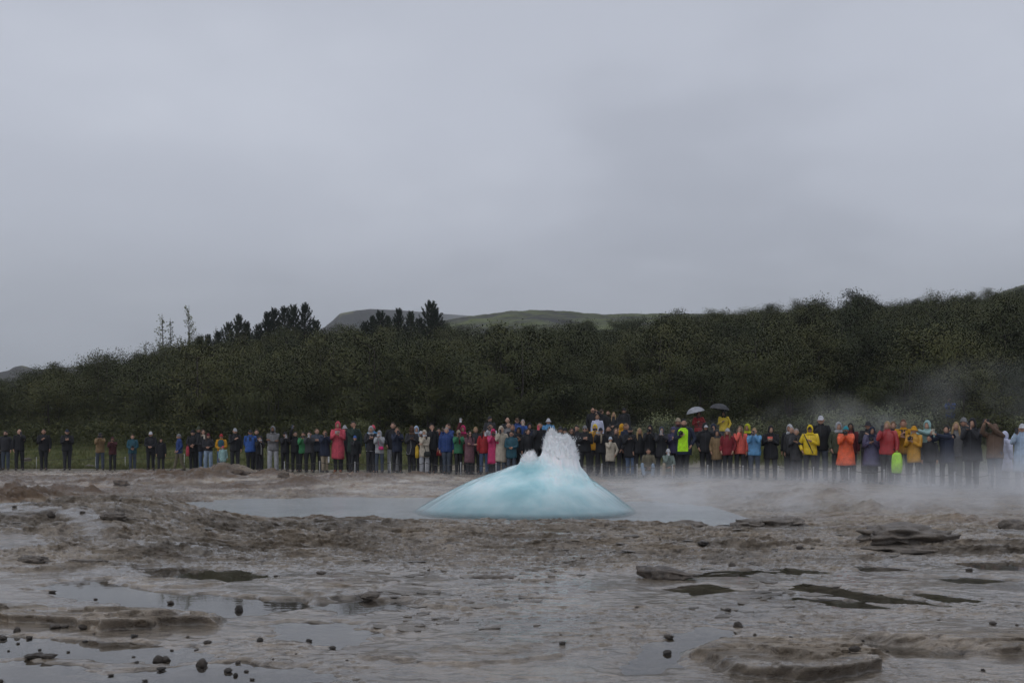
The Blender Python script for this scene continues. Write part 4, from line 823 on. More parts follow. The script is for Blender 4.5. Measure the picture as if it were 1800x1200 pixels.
    # trousers
    tr_w = sp_.get('wide', 1.0); B = MB(); tl = (.105, .088, .073, .066)
    for s in (-1, 1):
        bend = (kn[s]+hip[s])/2; B.tube([hip[s]+Vector((0, 0, .06)), bend, kn[s]+Vector((0, 0, .03)), kn[s]-Vector((0, 0, .06)), (kn[s]+an_[s])/2, an_[s]+Vector((0, 0, .05)), an_[s]-Vector((0, 0, .02))], [tl[0]*w, tl[1]*w, tl[2]*max(1, tr_w*.95), tl[2]*max(1, tr_w*.95), tl[3]*tr_w, .062*tr_w, .066*tr_w], 10)
    if not low: B.loft([[Vector((math.cos(a)*rx*w, math.sin(a)*ry, z)) for a in [k*math.pi/7 for k in range(14)]] for z, rx, ry in ((.79, .10, .08), (.84, .165, .115), (.94, .172, .12), (1.02, .155, .11))])
    else: B.loft([[Vector((math.cos(a)*rx*w, math.sin(a)*ry+.03, z)) for a in [k*math.pi/7 for k in range(14)]] for z, rx, ry in ((.12, .13, .11), (.20, .18, .15), (.32, .185, .15), (.42, .16, .12))])
    for i, q in enumerate(B.v): k = 1+.05*mnoise.noise(Vector(q)*9+Vector((seed, 0, 0))); B.v[i] = (q[0]*k, q[1]*k, q[2])
    if not sp_.get('feet_only'): link('trousers', B.mesh('trousers'), M_cloth, root, sp_['tcol'])
    for s in (-1, 1):
        o = link('shoe', SHOEM, M_hard, root, sp_.get('shoe', (.02, .018, .017))); o.location = an_[s]-Vector((0, 0, .085)); o.rotation_euler = (0, 0, s*.2+J(.15))
    # coat
    coat = sp_['coat']; hem = {'jacket': .80, 'short': .92, 'parka': .66, 'long': .46, 'rain': .40, 'poncho': .52}[coat]
    fl = {'jacket': 1.0, 'short': 1.0, 'parka': 1.06, 'long': 1.10, 'rain': 1.12, 'poncho': 1.5}[coat]
    if low: hem = max(hem, .84)
    rg = [(hem, .195*fl*w, .145*fl, 0), (max(hem+.05, .90), .196*w*(1+fl)/2, .148, 0), (1.05, .180*w*(1.15 if coat == 'poncho' else 1), .140, 0), (1.20, .192*w, .142, -.005), (1.32, .198*w, .132, 0), (1.385, .182*w, .112, .005), (1.43, .115, .090, .008), (1.47, .078, .082, .008), (1.50, .072, .078, .005)]
    zz = np.concatenate([np.linspace(hem, 1.36, 12), [1.385, 1.41, 1.43, 1.455, 1.485, 1.505]]); B = MB(); rings = []; nn = 20
    for z in zz:
        rx, ry, yo = torso_at(rg, z); ring = []
        for j in range(nn):
            a = 2*math.pi*j/nn; k = 1+.055*mnoise.noise(Vector((math.cos(a)*2+seed*1.7, math.sin(a)*2, z*7)))+.03*mnoise.noise(Vector((a*1.5, z*16, seed)))
            off = Vector((0, lean*(np.clip((z-.80)/.6, 0, 1)), dz)) if low else Vector()
            ring.append(Vector((math.sin(a)*rx*k, -math.cos(a)*ry*k+yo, z+(.012*math.sin(a*2+seed) if z < hem+.02 else 0)))+off)
        rings.append(ring)
    B.loft(rings, True, False)
    for s in (-1, 1):
        sh, el, ha = arm[s]; k = 1.35 if coat == 'poncho' else 1.0; d2 = (ha-el).normalized()
        pts = [sh+Vector((-s*.07, 0, -.01)), sh+Vector((-s*.01, 0, .004)), sh*.72+el*.28, sh*.3+el*.7, el, el*.72+ha*.28, el*.35+ha*.65, ha-d2*.015]
        B.tube(pts, [.075*k, .078*k, .070*k, .064*k, .062*k, .058*k, .052*k, .048*k], 10)
    if sp_.get('puffy'):
        for i, q in enumerate(B.v): f = 1+.035*math.sin(q[2]*70); B.v[i] = (q[0]*f, q[1]*f, q[2])
    m_ = M_rain if (coat in ('rain', 'poncho') or sp_.get('rain')) else M_cloth
    nm = {'poncho': 'poncho', 'rain': 'raincoat', 'long': 'coat', 'parka': 'coat'}.get(coat, 'jacket')
    jk = link(nm, B.mesh(nm), m_, root, sp_['ccol'])
    def strip(a0, a1, z0, z1, out_, name, color, mm=M_cloth, n=8):
        S_ = MB(); vs_ = []
        for k in range(n+1):
            z = z0+(z1-z0)*k/n; rx, ry, yo = torso_at(rg, z); off = Vector((0, lean*(np.clip((z-.80)/.6, 0, 1)), dz)) if low else Vector()
            for j in range(7):
                a = a0+(a1-a0)*j/6; vs_.append(Vector((math.sin(a)*(rx+out_), -math.cos(a)*(ry+out_)+yo, z))+off)
        S_.add(vs_, [(k*7+j, k*7+j+1, k*7+j+8, k*7+j+7) for k in range(n) for j in range(6)]); return link(name, S_.mesh(name), mm, jk, color)
    if coat != 'poncho': strip(-.035, .035, hem+.02, 1.46, .012, 'zip', tuple(min(1, x*1.25+.004) for x in sp_['ccol']), M_hard)
    if 'front' in sp_: strip(-.75, .62, hem+.10, 1.45, .016, 'vest', sp_['front'], M_cloth, 10)
    if 'yoke' in sp_: strip(-3.14, 3.14, 1.24, 1.44, .014, 'shoulder_panel', sp_['yoke'])
    if 'stripes' in sp_:
        for z in (1.0, 1.1, 1.2): strip(-1.6, 1.6, z, z+.035, .014, 'stripe', sp_['stripes'], n=2)
    if 'hem2' in sp_: strip(-3.0, 3.0, hem, hem+.02, .012, 'hem_band', sp_['hem2'], n=1)
    # head
    hk, hc = sp_['head']
    def onhead(name, me, m2, c_): o = link(name, me, m2, root, c_); o.matrix_local = HM; return o
    if hk in ('beanie', 'bobble', 'cap', 'bucket', 'brim') and 'hair' in sp_: onhead('hair', hw(sp_['hair'][0]), M_hair, sp_['hair'][1]).scale = (.985, .985, .97)
    if hk: onhead(HWNAME[hk], hw(hk), M_hair if HWNAME[hk] == 'hair' else (M_cloth if not sp_.get('rain') else M_rain), hc)
    if hk in ('hood', 'peak') and sp_.get('under'): onhead(HWNAME[sp_['under'][0]], hw(sp_['under'][0]), M_hair, sp_['under'][1])
    if 'beard' in sp_: onhead('beard', BEARD, M_hair, sp_['beard'])
    if sp_.get('glasses'): onhead('sunglasses', SGM, M_glass, (.01, .01, .01))
    if 'scarf' in sp_:
        S_ = MB(); S_.tube([(math.cos(a)*.088, math.sin(a)*.085-.01, 1.455+.012*math.sin(a*3)) for a in [k*.5712 for k in range(12)]], .034, 8); S_.tube([(.03, -.11, 1.44), (.035, -.16, 1.30), (.03, -.165, 1.16)], [.03, .035, .03], 6); link('scarf', S_.mesh('scarf'), M_cloth, root, sp_['scarf'])
    # things held
    Mw = Matrix.Translation(Vector(loc)) @ Matrix.Rotation(rz, 4, 'Z') @ Matrix.Scale(sc, 4)
    hold = sp_.get('hold', 'phone' if pose in ('phone', 'phone1', 'phone_cross', 'raise', 'overhead', 'extend') else None)
    if hold in ('phone', 'camera'):
        act = [s for s in (-1, 1)] if pose in ('phone', 'chest', 'belly', 'overhead', 'extend') else [side]
        c_ = sum(((arm[s][2]) for s in act), Vector())/len(act)+Vector((0, -.045, .075))
        if hold == 'phone':
            o = link('phone', PHONEM, M_hard, None, sp_.get('pcol', (.03, .03, .035))); link('lens', LENSM, M_glass, o); cat = 'phone'; tilt = Euler((-.15+J(.1), (math.pi/2 if rd.random() < .3 else 0), J(.15)))
        else: o = link('camera', CAMBM, M_hard, None, (.015, .015, .016)); link('lens', CLNM, M_glass, o); cat = 'camera'; tilt = Euler((J(.1), 0, J(.2)))
        o.matrix_world = Mw @ Matrix.Translation(c_) @ tilt.to_matrix().to_4x4(); tag(o, cat+' held by the '+label, cat, cat+'s held by spectators')
    return root, Mw
# columns: photo column, row of the head top, metres behind the front row, pose, coat, coat colour, trousers, head, label, extras
W = [
(-5,757,0,'down','jacket','lgrey','dark','short:k','person in light grey jacket cut off by the photo edge at left',{}),
(10,757,0,'down','jacket','dark','slate','short:k','person in dark puffer jacket and sunglasses at the left end',dict(glasses=1,puffy=1,beard='k')),
(34,754.5,0,'phone1','jacket','black','black','','bald person in black with a raised phone',dict(side=1,yaw=.5)),
(77,754,0,'hand_chest','jacket','black','black','thin:b','person in black with one hand on the chest, second from the bald one',dict(w=1.08,hem2='char')),
(118,754,0,'chest','jacket','black','dark','cap:navy','person in black jacket and dark cap, alone beside the tan jacket',dict(w=1.08,hold='phone')),
(176,760,0,'phone','jacket','tan','slate','cap:dark','person in tan jacket and dark cap taking a picture',dict(hold='camera',hair='long:k')),
(198,767,0,'phone','jacket','maroon','black','beanie:maroon','short person in dark maroon jacket and beanie',{}),
(233,763,0,'belly','jacket','teal','slate','curly:b','person in teal jacket with curly brown hair',dict(hold='camera')),
(265,758,0,'belly','jacket','black','black','cap:white','person in black jacket with white topped cap and glasses',dict(glasses=1,w=1.05)),
(283,770,0,'down','parka','black','dark','long:k','small person in black coat with long black hair',{}),
(315,762,.2,'pocket','jacket','blue','khaki','beanie:grey','person in blue jacket and grey beanie walking in profile',dict(turn=-70,step=.2,w=1.0)),
(339,755,.2,'belly','jacket','black','black','beanie:black','person in black jacket and beanie carrying a red bag',{}),
(349,748,1.0,'down','jacket','black','black','bobble:olive','person in olive bobble hat behind the beige scarf',{}),
(357,754,.3,'belly','jacket','black','jeans','long:b','person in black jacket with thick beige scarf and jeans',dict(scarf='cream')),
(366,761,0,'belly','short','dark','ljeans','beanie:burg','person in burgundy beanie and pale wide jeans',dict(hair='long:b',wide=1.35)),
(389,762,.2,'belly','short','mustard','jeans','beanie:red','person in teal vest with mustard sleeves and red beanie',dict(front='teal')),
(392,783,-.4,'down','parka','mint','mint','beanie:pink','small child in mint suit and pink beanie',dict(w=1.1)),
(413,752,0,'hand_chest','jacket','black','dark','cap:lgrey','person in black jacket and light grey cap',dict(w=1.05)),
(440,754.5,0,'behind','jacket','royal','black','cap:dark','person in blue jacket with dark shoulders and dark cap',dict(yoke='navy',w=1.1)),
(451,754.5,1.0,'down','jacket','dark','dark','short:b','person with brown hair peering over the blue jacket',{}),
(456,767,.3,'phone','jacket','black','black','short:k','short person in black with a white phone beside the blue jacket',dict(pcol='white')),
(480,748,0,'cross','jacket','grey','lgrey','hood:grey','person in grey hooded jacket and light grey trousers with arms crossed',dict(beard='k',skin='c',w=1.1,wide=1.3)),
(501,758,.1,'phone','jacket','black','black','beanie:black','person in black beanie with a pale phone beside the grey hood',dict(pcol='lgrey')),
(519,758,.3,'raise','jacket','black','black','short:k','person in black raising one arm high with a phone',dict(side=-1,pcol='slate')),
(533,759,.3,'phone','jacket','bgreen','black','short:k','person in bright green jacket taking a picture',{}),
(544,758,0,'phone','jacket','char','black','short:k','person in charcoal jacket beside the bright green jacket',dict(pcol='lgrey')),
(557,753,.8,'chest','jacket','slate','dark','short:lb','person in slate jacket with light brown hair behind the charcoal jacket',{}),
(571,756,.1,'phone','parka','navy','beige','short:lb','person in navy parka and beige trousers',dict(w=1.08)),
(594,740,.4,'chest','long','pink','black','hood:pink','person in long pink hooded coat',dict(hold='phone',w=1.05,shoe='rust',pcol='lgrey')),
(606,747,1.2,'down','jacket','dark','dark','bucket:lgrey','person in light grey bucket hat behind the pink coat',{}),
(621,740,.4,'chin','parka','dgreen','black','short:k','person in dark green parka with hand at the chin',{}),
(624,765,-.1,'mouth','jacket','black','black','beanie:royal','small child in black with bright blue beanie',dict(w=1.05)),
(652,748,0,'chest','jacket','dark','dark','hood:lgrey','person in dark jacket with a light grey hood up',dict(hold='phone',hem2='lgrey')),
(656,746.5,1.0,'down','jacket','lblue','dark','beanie:pink','person in pink cap with a sky blue collar behind the light grey hood',{}),
(667,756,-.1,'phone','jacket','lgrey','slate','hood:lgrey','person in light grey jacket with a pink belt bag',dict(under='short:k',pcol='white',w=.92)),
(691,742,.5,'pocket','jacket','black','lgrey','short:b','person in black sweater and grey trousers with short brown hair',{}),
(698,751,.1,'phone','jacket','navy','black','short:lb','person in navy jacket hiding the face behind a phone',{}),
(724,748,-.1,'chest','parka','dark','black','hood:brown','person in dark brown hooded coat with a hanging cord',dict(hold='phone',skin='d')),
(732,748,.9,'down','jacket','pale','dark','hood:pale','person in pale blue hood behind the brown hood',{}),
(740,757,.8,'down','jacket','dark','dark','cap:white','person in white cap half hidden behind the cream coat',{}),
(746,755,-.1,'phone_cross','parka','cream','lgrey','hood:cream','person in cream hooded coat and pale trousers with black shoulder bag',dict(under='long:k',pcol='white',wide=1.35)),
(759,744,.3,'chin','jacket','black','black','curly:k','person in black with curly black hair and hand at the chin',{}),
(771,752,1.2,'down','parka','red','dark','short:k','person in red coat almost hidden behind the blue jacket',{}),
(788,744,1.3,'phone','jacket','blue','dark','short:b','person in blue and red behind the grey haired person',dict(turn=-35,stripes='red')),
(785,751,0,'down','jacket','blue','slate','short:g','grey haired person in deep blue jacket with white collar',dict(w=1.15)),
(806,755,0,'phone','jacket','green','black','beanie:beige','person in green jacket with maroon scarf and beige beanie',dict(scarf='burg',w=.95)),
(814,747,1.1,'raise','jacket','burg','dark','hood:magenta','person in magenta hood holding a white phone high',dict(side=-1,pcol='white')),
(825,757,-.1,'cross','long','mauve','black','long:k','person in long mauve coat and sunglasses with arms crossed',dict(glasses=1,turn=25)),
(836,750,.8,'down','jacket','dark','black','tied:bl','person with fair hair and dark jacket behind the mauve coat',{}),
(851,754,.2,'phone1','jacket','red','jeans','long:k','person in red jacket with long curly black hair',dict(pcol='white',skin='c',side=1)),
(861,731,5,'down','jacket','char','dark','cap:dark','person in dark cap high at the back looking left',dict(yaw=-.9)),
(862,744,1.0,'phone','jacket','white','dark','short:k','person in white jacket behind the pink raincoat',{}),
(867,753,-.1,'phone','rain','magenta','black','peak:magenta','person in long bright pink raincoat with dots',dict(skin='c')),
(881,748,-.1,'phone1','long','cream','slate','hood:cream','person in long cream hooded coat holding a dark phone',dict(under='short:k',side=-1)),
(899,758,-.2,'belly','parka','teal','slate','thin:b','person in teal parka and sunglasses with clasped hands',dict(glasses=1,w=1.05)),
(892,734,4.5,'down','jacket','dark','dark','','bald person at the back behind the cream coat',{}),
(894,742,2.5,'down','jacket','grey','dark','thin:lb','person with receding hair below the bald one at the back',{}),
(901,746,1.8,'down','jacket','dark','dark','short:lb','fair person peering between cream coat and teal parka',{}),
(909,734,4.5,'down','jacket','blue','dark','cap:brown','person in brown cap at the back in a blue jacket',{}),
(919,737,4.0,'phone','jacket','royal','dark','short:g','person behind a raised phone at the back in bright blue',dict(pcol='cream')),
(931,742,2.8,'down','jacket','navy','dark','hood:black','person in black hood at the back beside the bright blue jacket',{}),
(912,750,1.0,'chest','jacket','black','black','hood:black','person in dark hood dimly seen behind the teal parka',dict(skin='c')),
(928,753,.3,'down','jacket','black','black','tied:b','person in black sweater with tied back dark hair',{}),
(949,742,.5,'phone1','jacket','black','black','thin:k','balding person in black holding a pink phone out',dict(side=-1,pcol='pink',skin='b')),
(964,735,4.0,'down','jacket','lblue','dark','bucket:white','person in white bucket hat and sky blue jacket at the back',{}),
(966,750,.2,'down','jacket','navy','black','short:k','bearded person in navy jacket behind the spray',dict(beard='k',skin='c')),
(977,755,.5,'down','jacket','black','black','short:k','short person with dark hair just above the spray',dict(skin='c')),
(985,749,1.0,'down','jacket','char','black','beanie:char','person in charcoal beanie above the spray',{}),
(993,751,.6,'down','jacket','black','black','beanie:black','person in black beanie above the spray beside the charcoal one',dict(scarf='white')),
(1004,752,.2,'down','jacket','dark','black','long:b','person with long brown hair and sunglasses beside the spray',dict(glasses=1)),
(1014,747,2.0,'phone1','jacket','dark','black','short:k','person behind a raised hand between spray and grey beanie',{}),
(1028,747,0,'chest','jacket','black','black','beanie:grey','person in black jacket with grey beanie and sunglasses',dict(glasses=1,w=1.12)),
(1042,717,7.2,'face_side','jacket','black','black','','bald person in sunglasses on the bank',dict(glasses=1,side=-1)),
(1046,723,6.6,'down','jacket','rust','dark','short:k','person in rust brown jacket on the bank',dict(turn=40)),
(1057,719,7.4,'down','jacket','black','dark','short:b','dark haired person on the bank with back turned',dict(turn=150)),
(1050,728,5.6,'down','jacket','lav','dark','tied:lb','person in white lavender hoodie on the bank',{}),
(1069,721,7.0,'down','jacket','black','dark','short:b','bearded person in black on the bank beside the hoodie',dict(beard='b')),
(1079,724,6.6,'belly','jacket','black','dark','long:bl','person with long blonde hair on the bank holding a cup',dict(turn=-20)),
(1097,716,7.6,'down','jacket','black','black','beanie:black','person in black beanie standing apart on the bank',{}),
(1046,745,1.6,'phone','jacket','mustard','dark','hood:yellow','person in yellow hooded raincoat behind the grey beanie',dict(under='short:k',rain=1)),
(1056,751,.3,'phone1','jacket','black','black','cap:black','person in black cap raising a phone beside the yellow hood',dict(side=-1,pcol='lgrey',scarf='beige')),
(1070,749,.8,'down','jacket','dark','black','thin:b','balding bearded person behind the child in cream coat',dict(beard='k')),
(1083,752,.6,'phone1','jacket','dark','black','long:lb','person with light brown hair and phone behind the child',dict(side=-1)),
(1073,767,-.4,'mouth','parka','cream','black','beanie:stripe','child in cream coat and striped white beanie',dict(w=1.05)),
(1100,744,1.0,'down','jacket','navy','black','short:lb','person in profile with white collar beside the mustard hood',dict(turn=60)),
(1093,744,1.8,'down','jacket','mustard','dark','hood:mustard','person in mustard hood facing away',dict(turn=170)),
(1108,750,.2,'chest','parka','black','jeans','cap:black','bearded person in black cap holding a camera at the chest',dict(hold='camera',beard='k',w=1.1)),
(1124,752,.3,'down','jacket','black','black','long:bl','blonde person in black jacket behind the squatting pair',{}),
(1143,746,.3,'phone','jacket','black','black','hood:black','person in black hood with a camera at the eye',dict(hold='camera')),
(1163,749,.3,'phone','parka','dark','black','hood:slate','person in slate hood holding a pale phone at the chin',dict(pcol='lgrey')),
(1140,788,-.4,'sit','jacket','khaki','ljeans','short:b','person in khaki jacket and jeans sitting on the ground',{}),
(1174,788,-.4,'crouch','jacket','mint2','beige','beanie:white','person in grey green jacket and white beanie crouching',dict(side=-1,hold='phone',pcol='white')),
(1184,749,.8,'chest','jacket','purple','black','beanie:purple','person in purple beanie behind the lime vest',{}),
(1192,734,1.4,'down','jacket','char','black','beanie:beige','bearded person in pale beanie behind the lime vest',dict(beard='maroon')),
(1202,736,-.1,'hold_up','parka','navy','black','short:k','person in bright lime vest under a dark jacket',dict(front='lime',beard='b',side=-1,hold='camera',w=1.12)),
(1228,722,8.0,'hold_up','jacket','red','dark','hood:maroon','person in red striped jacket under the grey umbrella',dict(side=-1,stripes='maroon')),
(1272,721,8.0,'hold_up','jacket','yellow','black','hood:black','person in yellow jacket under the black umbrella',dict(side=-1,rain=1)),
(1240,742,.1,'pocket','jacket','black','black','hood:black','person in black hood with white cap under it',dict(under='cap:white',skin='b',w=1.05)),
(1254,744,.9,'phone1','jacket','black','black','hood:navy','person in navy hood photographing behind the tan coat',dict(side=-1)),
(1261,754,-.1,'pocket','parka','tan','dark','hood:char','person in tan coat with grey hood',{}),
(1279,752,-.2,'pocket','jacket','red2','black','beanie:lgrey','person in dark red jacket and pale beanie with long fair hair',dict(hair='long:lb')),
(1301,748,0,'mouth','jacket','coral','dark','long:lb','person in coral jacket with long hair and hand at mouth',dict(side=-1)),
(1314,744,.8,'down','jacket','dark','dark','hood:yellow2','person in yellow green hood between coral and sky blue jackets',{}),
(1326,752,-.3,'phone','jacket','lblue','slate','short:bl','person in sky blue jacket taking a picture',dict(rain=1,w=1.1)),
(1355,747,-.1,'chest','parka','black','dark','hood:black','person in black hooded jacket holding a pink phone',dict(hold='phone',pcol='coral',w=1.15)),
(1388,745,.7,'down','jacket','black','dark','hood:white','person in white rimmed hood behind the grey haired woman',dict(under='short:k')),
(1392,750,.4,'down','jacket','char','dark','thin:g','balding person beside the white rimmed hood',{}),
(1400,753,-.1,'chest','parka','char','dark','short:g','grey haired person in grey jacket holding a camera',dict(hold='camera')),
(1424,746,-.3,'hold_up','jacket','yellow','dark','hood:yellow','person in bright yellow hooded jacket holding a folded umbrella',dict(rain=1,under='cap:black',side=1,w=1.12)),
(1443,730,.2,'down','jacket','black','slate','cap:white','tall person in black jacket and white cap',{}),
(1474,741,.2,'pocket','jacket','olive','black','hood:lgrey','person in olive jacket with pale hood up',{}),
(1487,748,-.3,'phone','poncho','orange','black','beanie:turq','person in orange poncho and turquoise hat',dict(hold='camera',hair='short:k')),
(1495,743,.7,'down','jacket','burg','dark','long:k','person with long dark hair behind the orange poncho',dict(skin='c')),
(1526,740,.7,'chest','jacket','dark','black','bucket:dark','person in dark hat behind the navy hood',{}),
(1533,749,0,'chest','poncho','purple','black','hood:navy','person in grey purple cape and navy hood with a camera',dict(hold='camera')),
(1560,740,-.1,'phone1','jacket','red','dark','tied:bl','person in bright red jacket with fair hair tied back',dict(rain=1,side=-1,w=1.12,pcol='char')),
(1570,740,.9,'down','jacket','dark','dark','tied:lb','fair person behind the bright red jacket',{}),
(1588,737,.4,'chest','jacket','mustard','slate','short:r','smiling person in mustard and black jacket with red hair',dict(yoke='black')),
(1607,748,-.2,'chest','parka','mustard','black','bucket:mustard','person in long mustard raincoat and hat holding a camera',dict(hold='camera',rain=1,turn=-20)),
(1630,738,.3,'extend','parka','mint','dark','hood:mint','person in pale mint hooded coat stretching out a phone',dict(side=-1,rain=1)),
(1634,764,-.3,'down','jacket','black','black','short:k','child in black jacket and white boots',dict(shoe='white',w=1.05)),
(1664,747,-.1,'extend','parka','navy','black','tied:k','dark haired person in navy coat stretching out a pale phone',dict(side=-1,pcol='cream')),
(1681,741,.4,'down','jacket','grey','olive','long:bl','person with long blonde hair and glasses in grey jacket',{}),
(1694,733,1.4,'down','jacket','char','dark','beanie:grey','person in grey beanie behind the long blonde hair',{}),
(1709,734,0,'phone','parka','dark','black','hood:black','tall person in black hood with a dark phone',dict(w=1.15)),
(1749,744,-.2,'overhead','jacket','brown2','slate','brim:brown2','person in brown jacket and brimmed hat with both arms up',dict(side=-1,w=1.1)),
(1766,757,.5,'down','poncho','lav','slate','hood:lav','person in pale lavender rain cape behind the brown jacket',dict(rain=1,turn=150)),
(1797,744,-.3,'phone1','long','pale','slate','cap:white','person in pale blue coat and white cap at the right edge',dict(side=-1)),
(1670,697,13,'phone','jacket','royal','dark','hood:black','person in blue jacket standing among the bushes on the slope',{}),
]
C.update(mint2=(.17, .22, .20), red2=(.19, .02, .028), yellow2=(.42, .44, .02), brown2=(.13, .085, .06), stripe=(.40, .47, .55))
def colr(k): return C.get(k) or H.get(k)
spots = {}
for i, (u, vt, back, pose, coat, cc, tc_, head, label, ex) in enumerate(W):
    ex = dict(ex); low = pose in ('crouch', 'sit')
    D0 = float(ip(np.array([float(np.clip(u, -900, 2600))]), ROW_U, ROW_D)[0]); hk, _, hcn = head.partition(':')
    add = {'': 0, 'short': .008, 'thin': .004, 'curly': .02, 'long': .015, 'tied': .015, 'beanie': .025, 'bobble': .06, 'cap': .018, 'bucket': .02, 'brim': .02, 'hood': .038, 'peak': .038}[hk]
    best = None
    cand = [D0+back+k*.25 for k in range(0, 25 if back > 1.5 else 1)]
    for Y in cand:                                    # people on the bank: step back until the ground carries them at a natural height
        x = (u-U0)/F*Y; g = gz(x, Y); h = CH+(HV-vt)/F*Y-g
        e_ = abs(h-1.72)
        if best is None or e_ < best[0]: best = (e_, x, Y, g, h)
    _, x, Y, g, h = best
    sc = h/((1.10 if low else 1.70)+add); 
    if not low: sc = min(sc, 1.16)
    fac = math.atan2(.57-x, Y-20)*.55+random.uniform(-.15, .15)+math.radians(ex.pop('turn', 0))
    sp_ = dict(pose=pose, coat=coat, ccol=colr(cc), tcol=colr(tc_), head=(hk, H[hcn] if hk in ('short', 'thin', 'curly', 'long', 'tied') else colr(hcn) if hcn else None), skin=S[ex.pop('skin', 'a' if i % 3 else 'b')])
    for k in ('front', 'yoke', 'stripes', 'hem2', 'scarf', 'pcol', 'beard', 'shoe'):
        if k in ex: v_ = ex.pop(k); sp_[k] = H.get(v_) or C[v_]
    for k in ('hair', 'under'):
        if k in ex: a_, _, b_ = ex.pop(k).partition(':'); sp_[k] = (a_, H.get(b_) or C[b_])
    sp_.update(ex)
    root, Mw = make_person((x, Y, g), fac, sc, sp_, label, i+1); spots[u] = (Mw, root, sc)
# grow all bodies at once
tmp = []
for root, v, e, rr, HM, sk in SKIN_JOBS:
    me = bpy.data.meshes.new('skeleton'); me.from_pydata(v, e, []); o = bpy.data.objects.new('skeleton', me); col.objects.link(o)
    md = o.modifiers.new('skin', 'SKIN'); md.use_smooth_shade = True; sb = o.modifiers.new('sub', 'SUBSURF'); sb.levels = 1; sb.render_levels = 1
    sv = me.skin_vertices[0].data
    for k, r_ in enumerate(rr): sv[k].radius = r_
    sv[0].use_root = True; tmp.append(o)
dg = bpy.context.evaluated_depsgraph_get(); dg.update()
for o, (root, v, e, rr, HM, sk) in zip(tmp, SKIN_JOBS):
    me = bpy.data.meshes.new_from_object(o.evaluated_get(dg)); bm = bmesh.new(); bm.from_mesh(me)
    vv = [bm.verts.new(HM @ Vector(q)) for q in HEADM.v]
    for f, mi in zip(HEADM.f, HEADM.m):
        try: nf = bm.faces.new([vv[k] for k in f]); nf.material_index = mi; nf.smooth = True
        except ValueError: pass
    bm.to_mesh(me); bm.free(); me.name = 'body'; me.materials.clear()
    for m_ in (M_skin, M_eye, M_lip): me.materials.append(m_)
    link('body', me, (), root, sk)
for o in tmp: me = o.data; bpy.data.objects.remove(o); bpy.data.meshes.remove(me)

# ------------------------------------------------------------------ umbrellas, bags and other carried things
def wp(u, local): return spots[u][0] @ Vector(local)
def umbrella(u, v0, v1, u0, u1, owner, color, label, tilt):
    Mw = spots[owner][0]; Y = (Mw @ Vector((0, 0, 0))).y-.35; c_ = at((u0+u1)/2, v0, Y); rad = (u1-u0)/2/F*Y; hgt = (v1-v0)/F*Y
    r0 = empty('umbrella', c_); B = MB(); n = 16; rings = []
    for i in range(9):
        k = i/8*1.35; rings.append([Vector((math.cos(a)*rad*math.sin(k)/math.sin(1.35)*(1 if j % 2 == 0 else .955), math.sin(a)*rad*math.sin(k)/math.sin(1.35)*(1 if j % 2 == 0 else .955), -.30*rad/.45*1.15*(1-math.cos(k)))) for j, a in enumerate([q*2*math.pi/n for q in range(n)])])
    B.loft(rings, True, False); o = link('canopy', B.mesh('canopy'), M_rain, r0, color); B = MB()
    for q in range(0, n, 2):
        a = q*2*math.pi/n; B.tube([(0, 0, -.03), (math.cos(a)*rad*.97, math.sin(a)*rad*.97, -.27*rad/.45)], .004, 4)
    link('rib', B.mesh('rib'), M_metal, r0); B = MB(); B.tube([(0, 0, .05), (0, 0, -.72)], .008, 6); B.tube([(0, 0, -.70), (0, 0, -.84)], .016, 6); link('handle', B.mesh('handle'), M_hard, r0, (.02, .02, .02))
    r0.rotation_euler = tilt; return tag(r0, label, 'umbrella')
umbrella(0, 715, 728, 1204, 1237, 1228, (.30, .31, .34), 'grey umbrella held over the person in red striped jacket', (0, R(-13), 0))
umbrella(0, 709, 722, 1249, 1284, 1272, (.035, .037, .042), 'black umbrella held over the person in yellow jacket on the bank', (0, R(9), 0))
def bag(u, local, dims, color, label, cat='bag', strap=None, m_=M_cloth, name='bag'):
    c_ = wp(u, local); r0 = empty(name, c_, spots[u][1].rotation_euler.z, spots[u][2]); B = MB(); w, d, h = dims
    B.loft([[Vector((math.copysign(abs(math.cos(a))**.6, math.cos(a))*w*k, math.copysign(abs(math.sin(a))**.6, math.sin(a))*d*k, z*h)) for a in [q*.4488 for q in range(14)]] for z, k in ((-.5, .6), (-.46, .92), (-.2, 1.05), (.15, 1.0), (.40, .85), (.5, .5))])
    for i, q in enumerate(B.v): k = 1+.10*mnoise.noise(Vector(q)*18+Vector((u, 0, 0))); B.v[i] = (q[0]*k, q[1]*k, q[2])
    link('pouch', B.mesh('pouch'), m_, r0, color)
    if strap: B = MB(); B.tube([Vector(q) for q in strap], .010, 6); link('strap', B.mesh('strap'), M_cloth, r0, tuple(x*.7 for x in color))
    return tag(r0, label, cat)
bag(339, (-.19, -.18, .82), (.07, .05, .42), (.38, .05, .07), 'red bag hanging from the person in black beanie', strap=[(-.03, 0, .2), (0, 0, .27), (.03, 0, .2)])
bag(746, (.11, -.17, .78), (.13, .05, .20), (.02, .022, .02), 'black shoulder bag worn over the cream coat', strap=[(-.06, .02, .09), (-.12, .0, .30), (-.20, .02, .55)])
bag(746, (-.29, .05, .86), (.07, .05, .48), (.55, .36, .02), 'yellow bag hanging beside the cream coat', m_=M_rain, strap=[(-.03, 0, .22), (0, 0, .29), (.03, 0, .22)])
bag(667, (.08, -.185, 1.02), (.10, .045, .14), (.55, .04, .17), 'pink belt bag worn across the light grey jacket', strap=[(-.06, .02, .06), (-.12, .03, .16), (-.10, .04, .28)])
bag(571, (.14, -.12, .52), (.035, .02, .26), (.62, .63, .64), 'small white bag dangling below the navy parka')
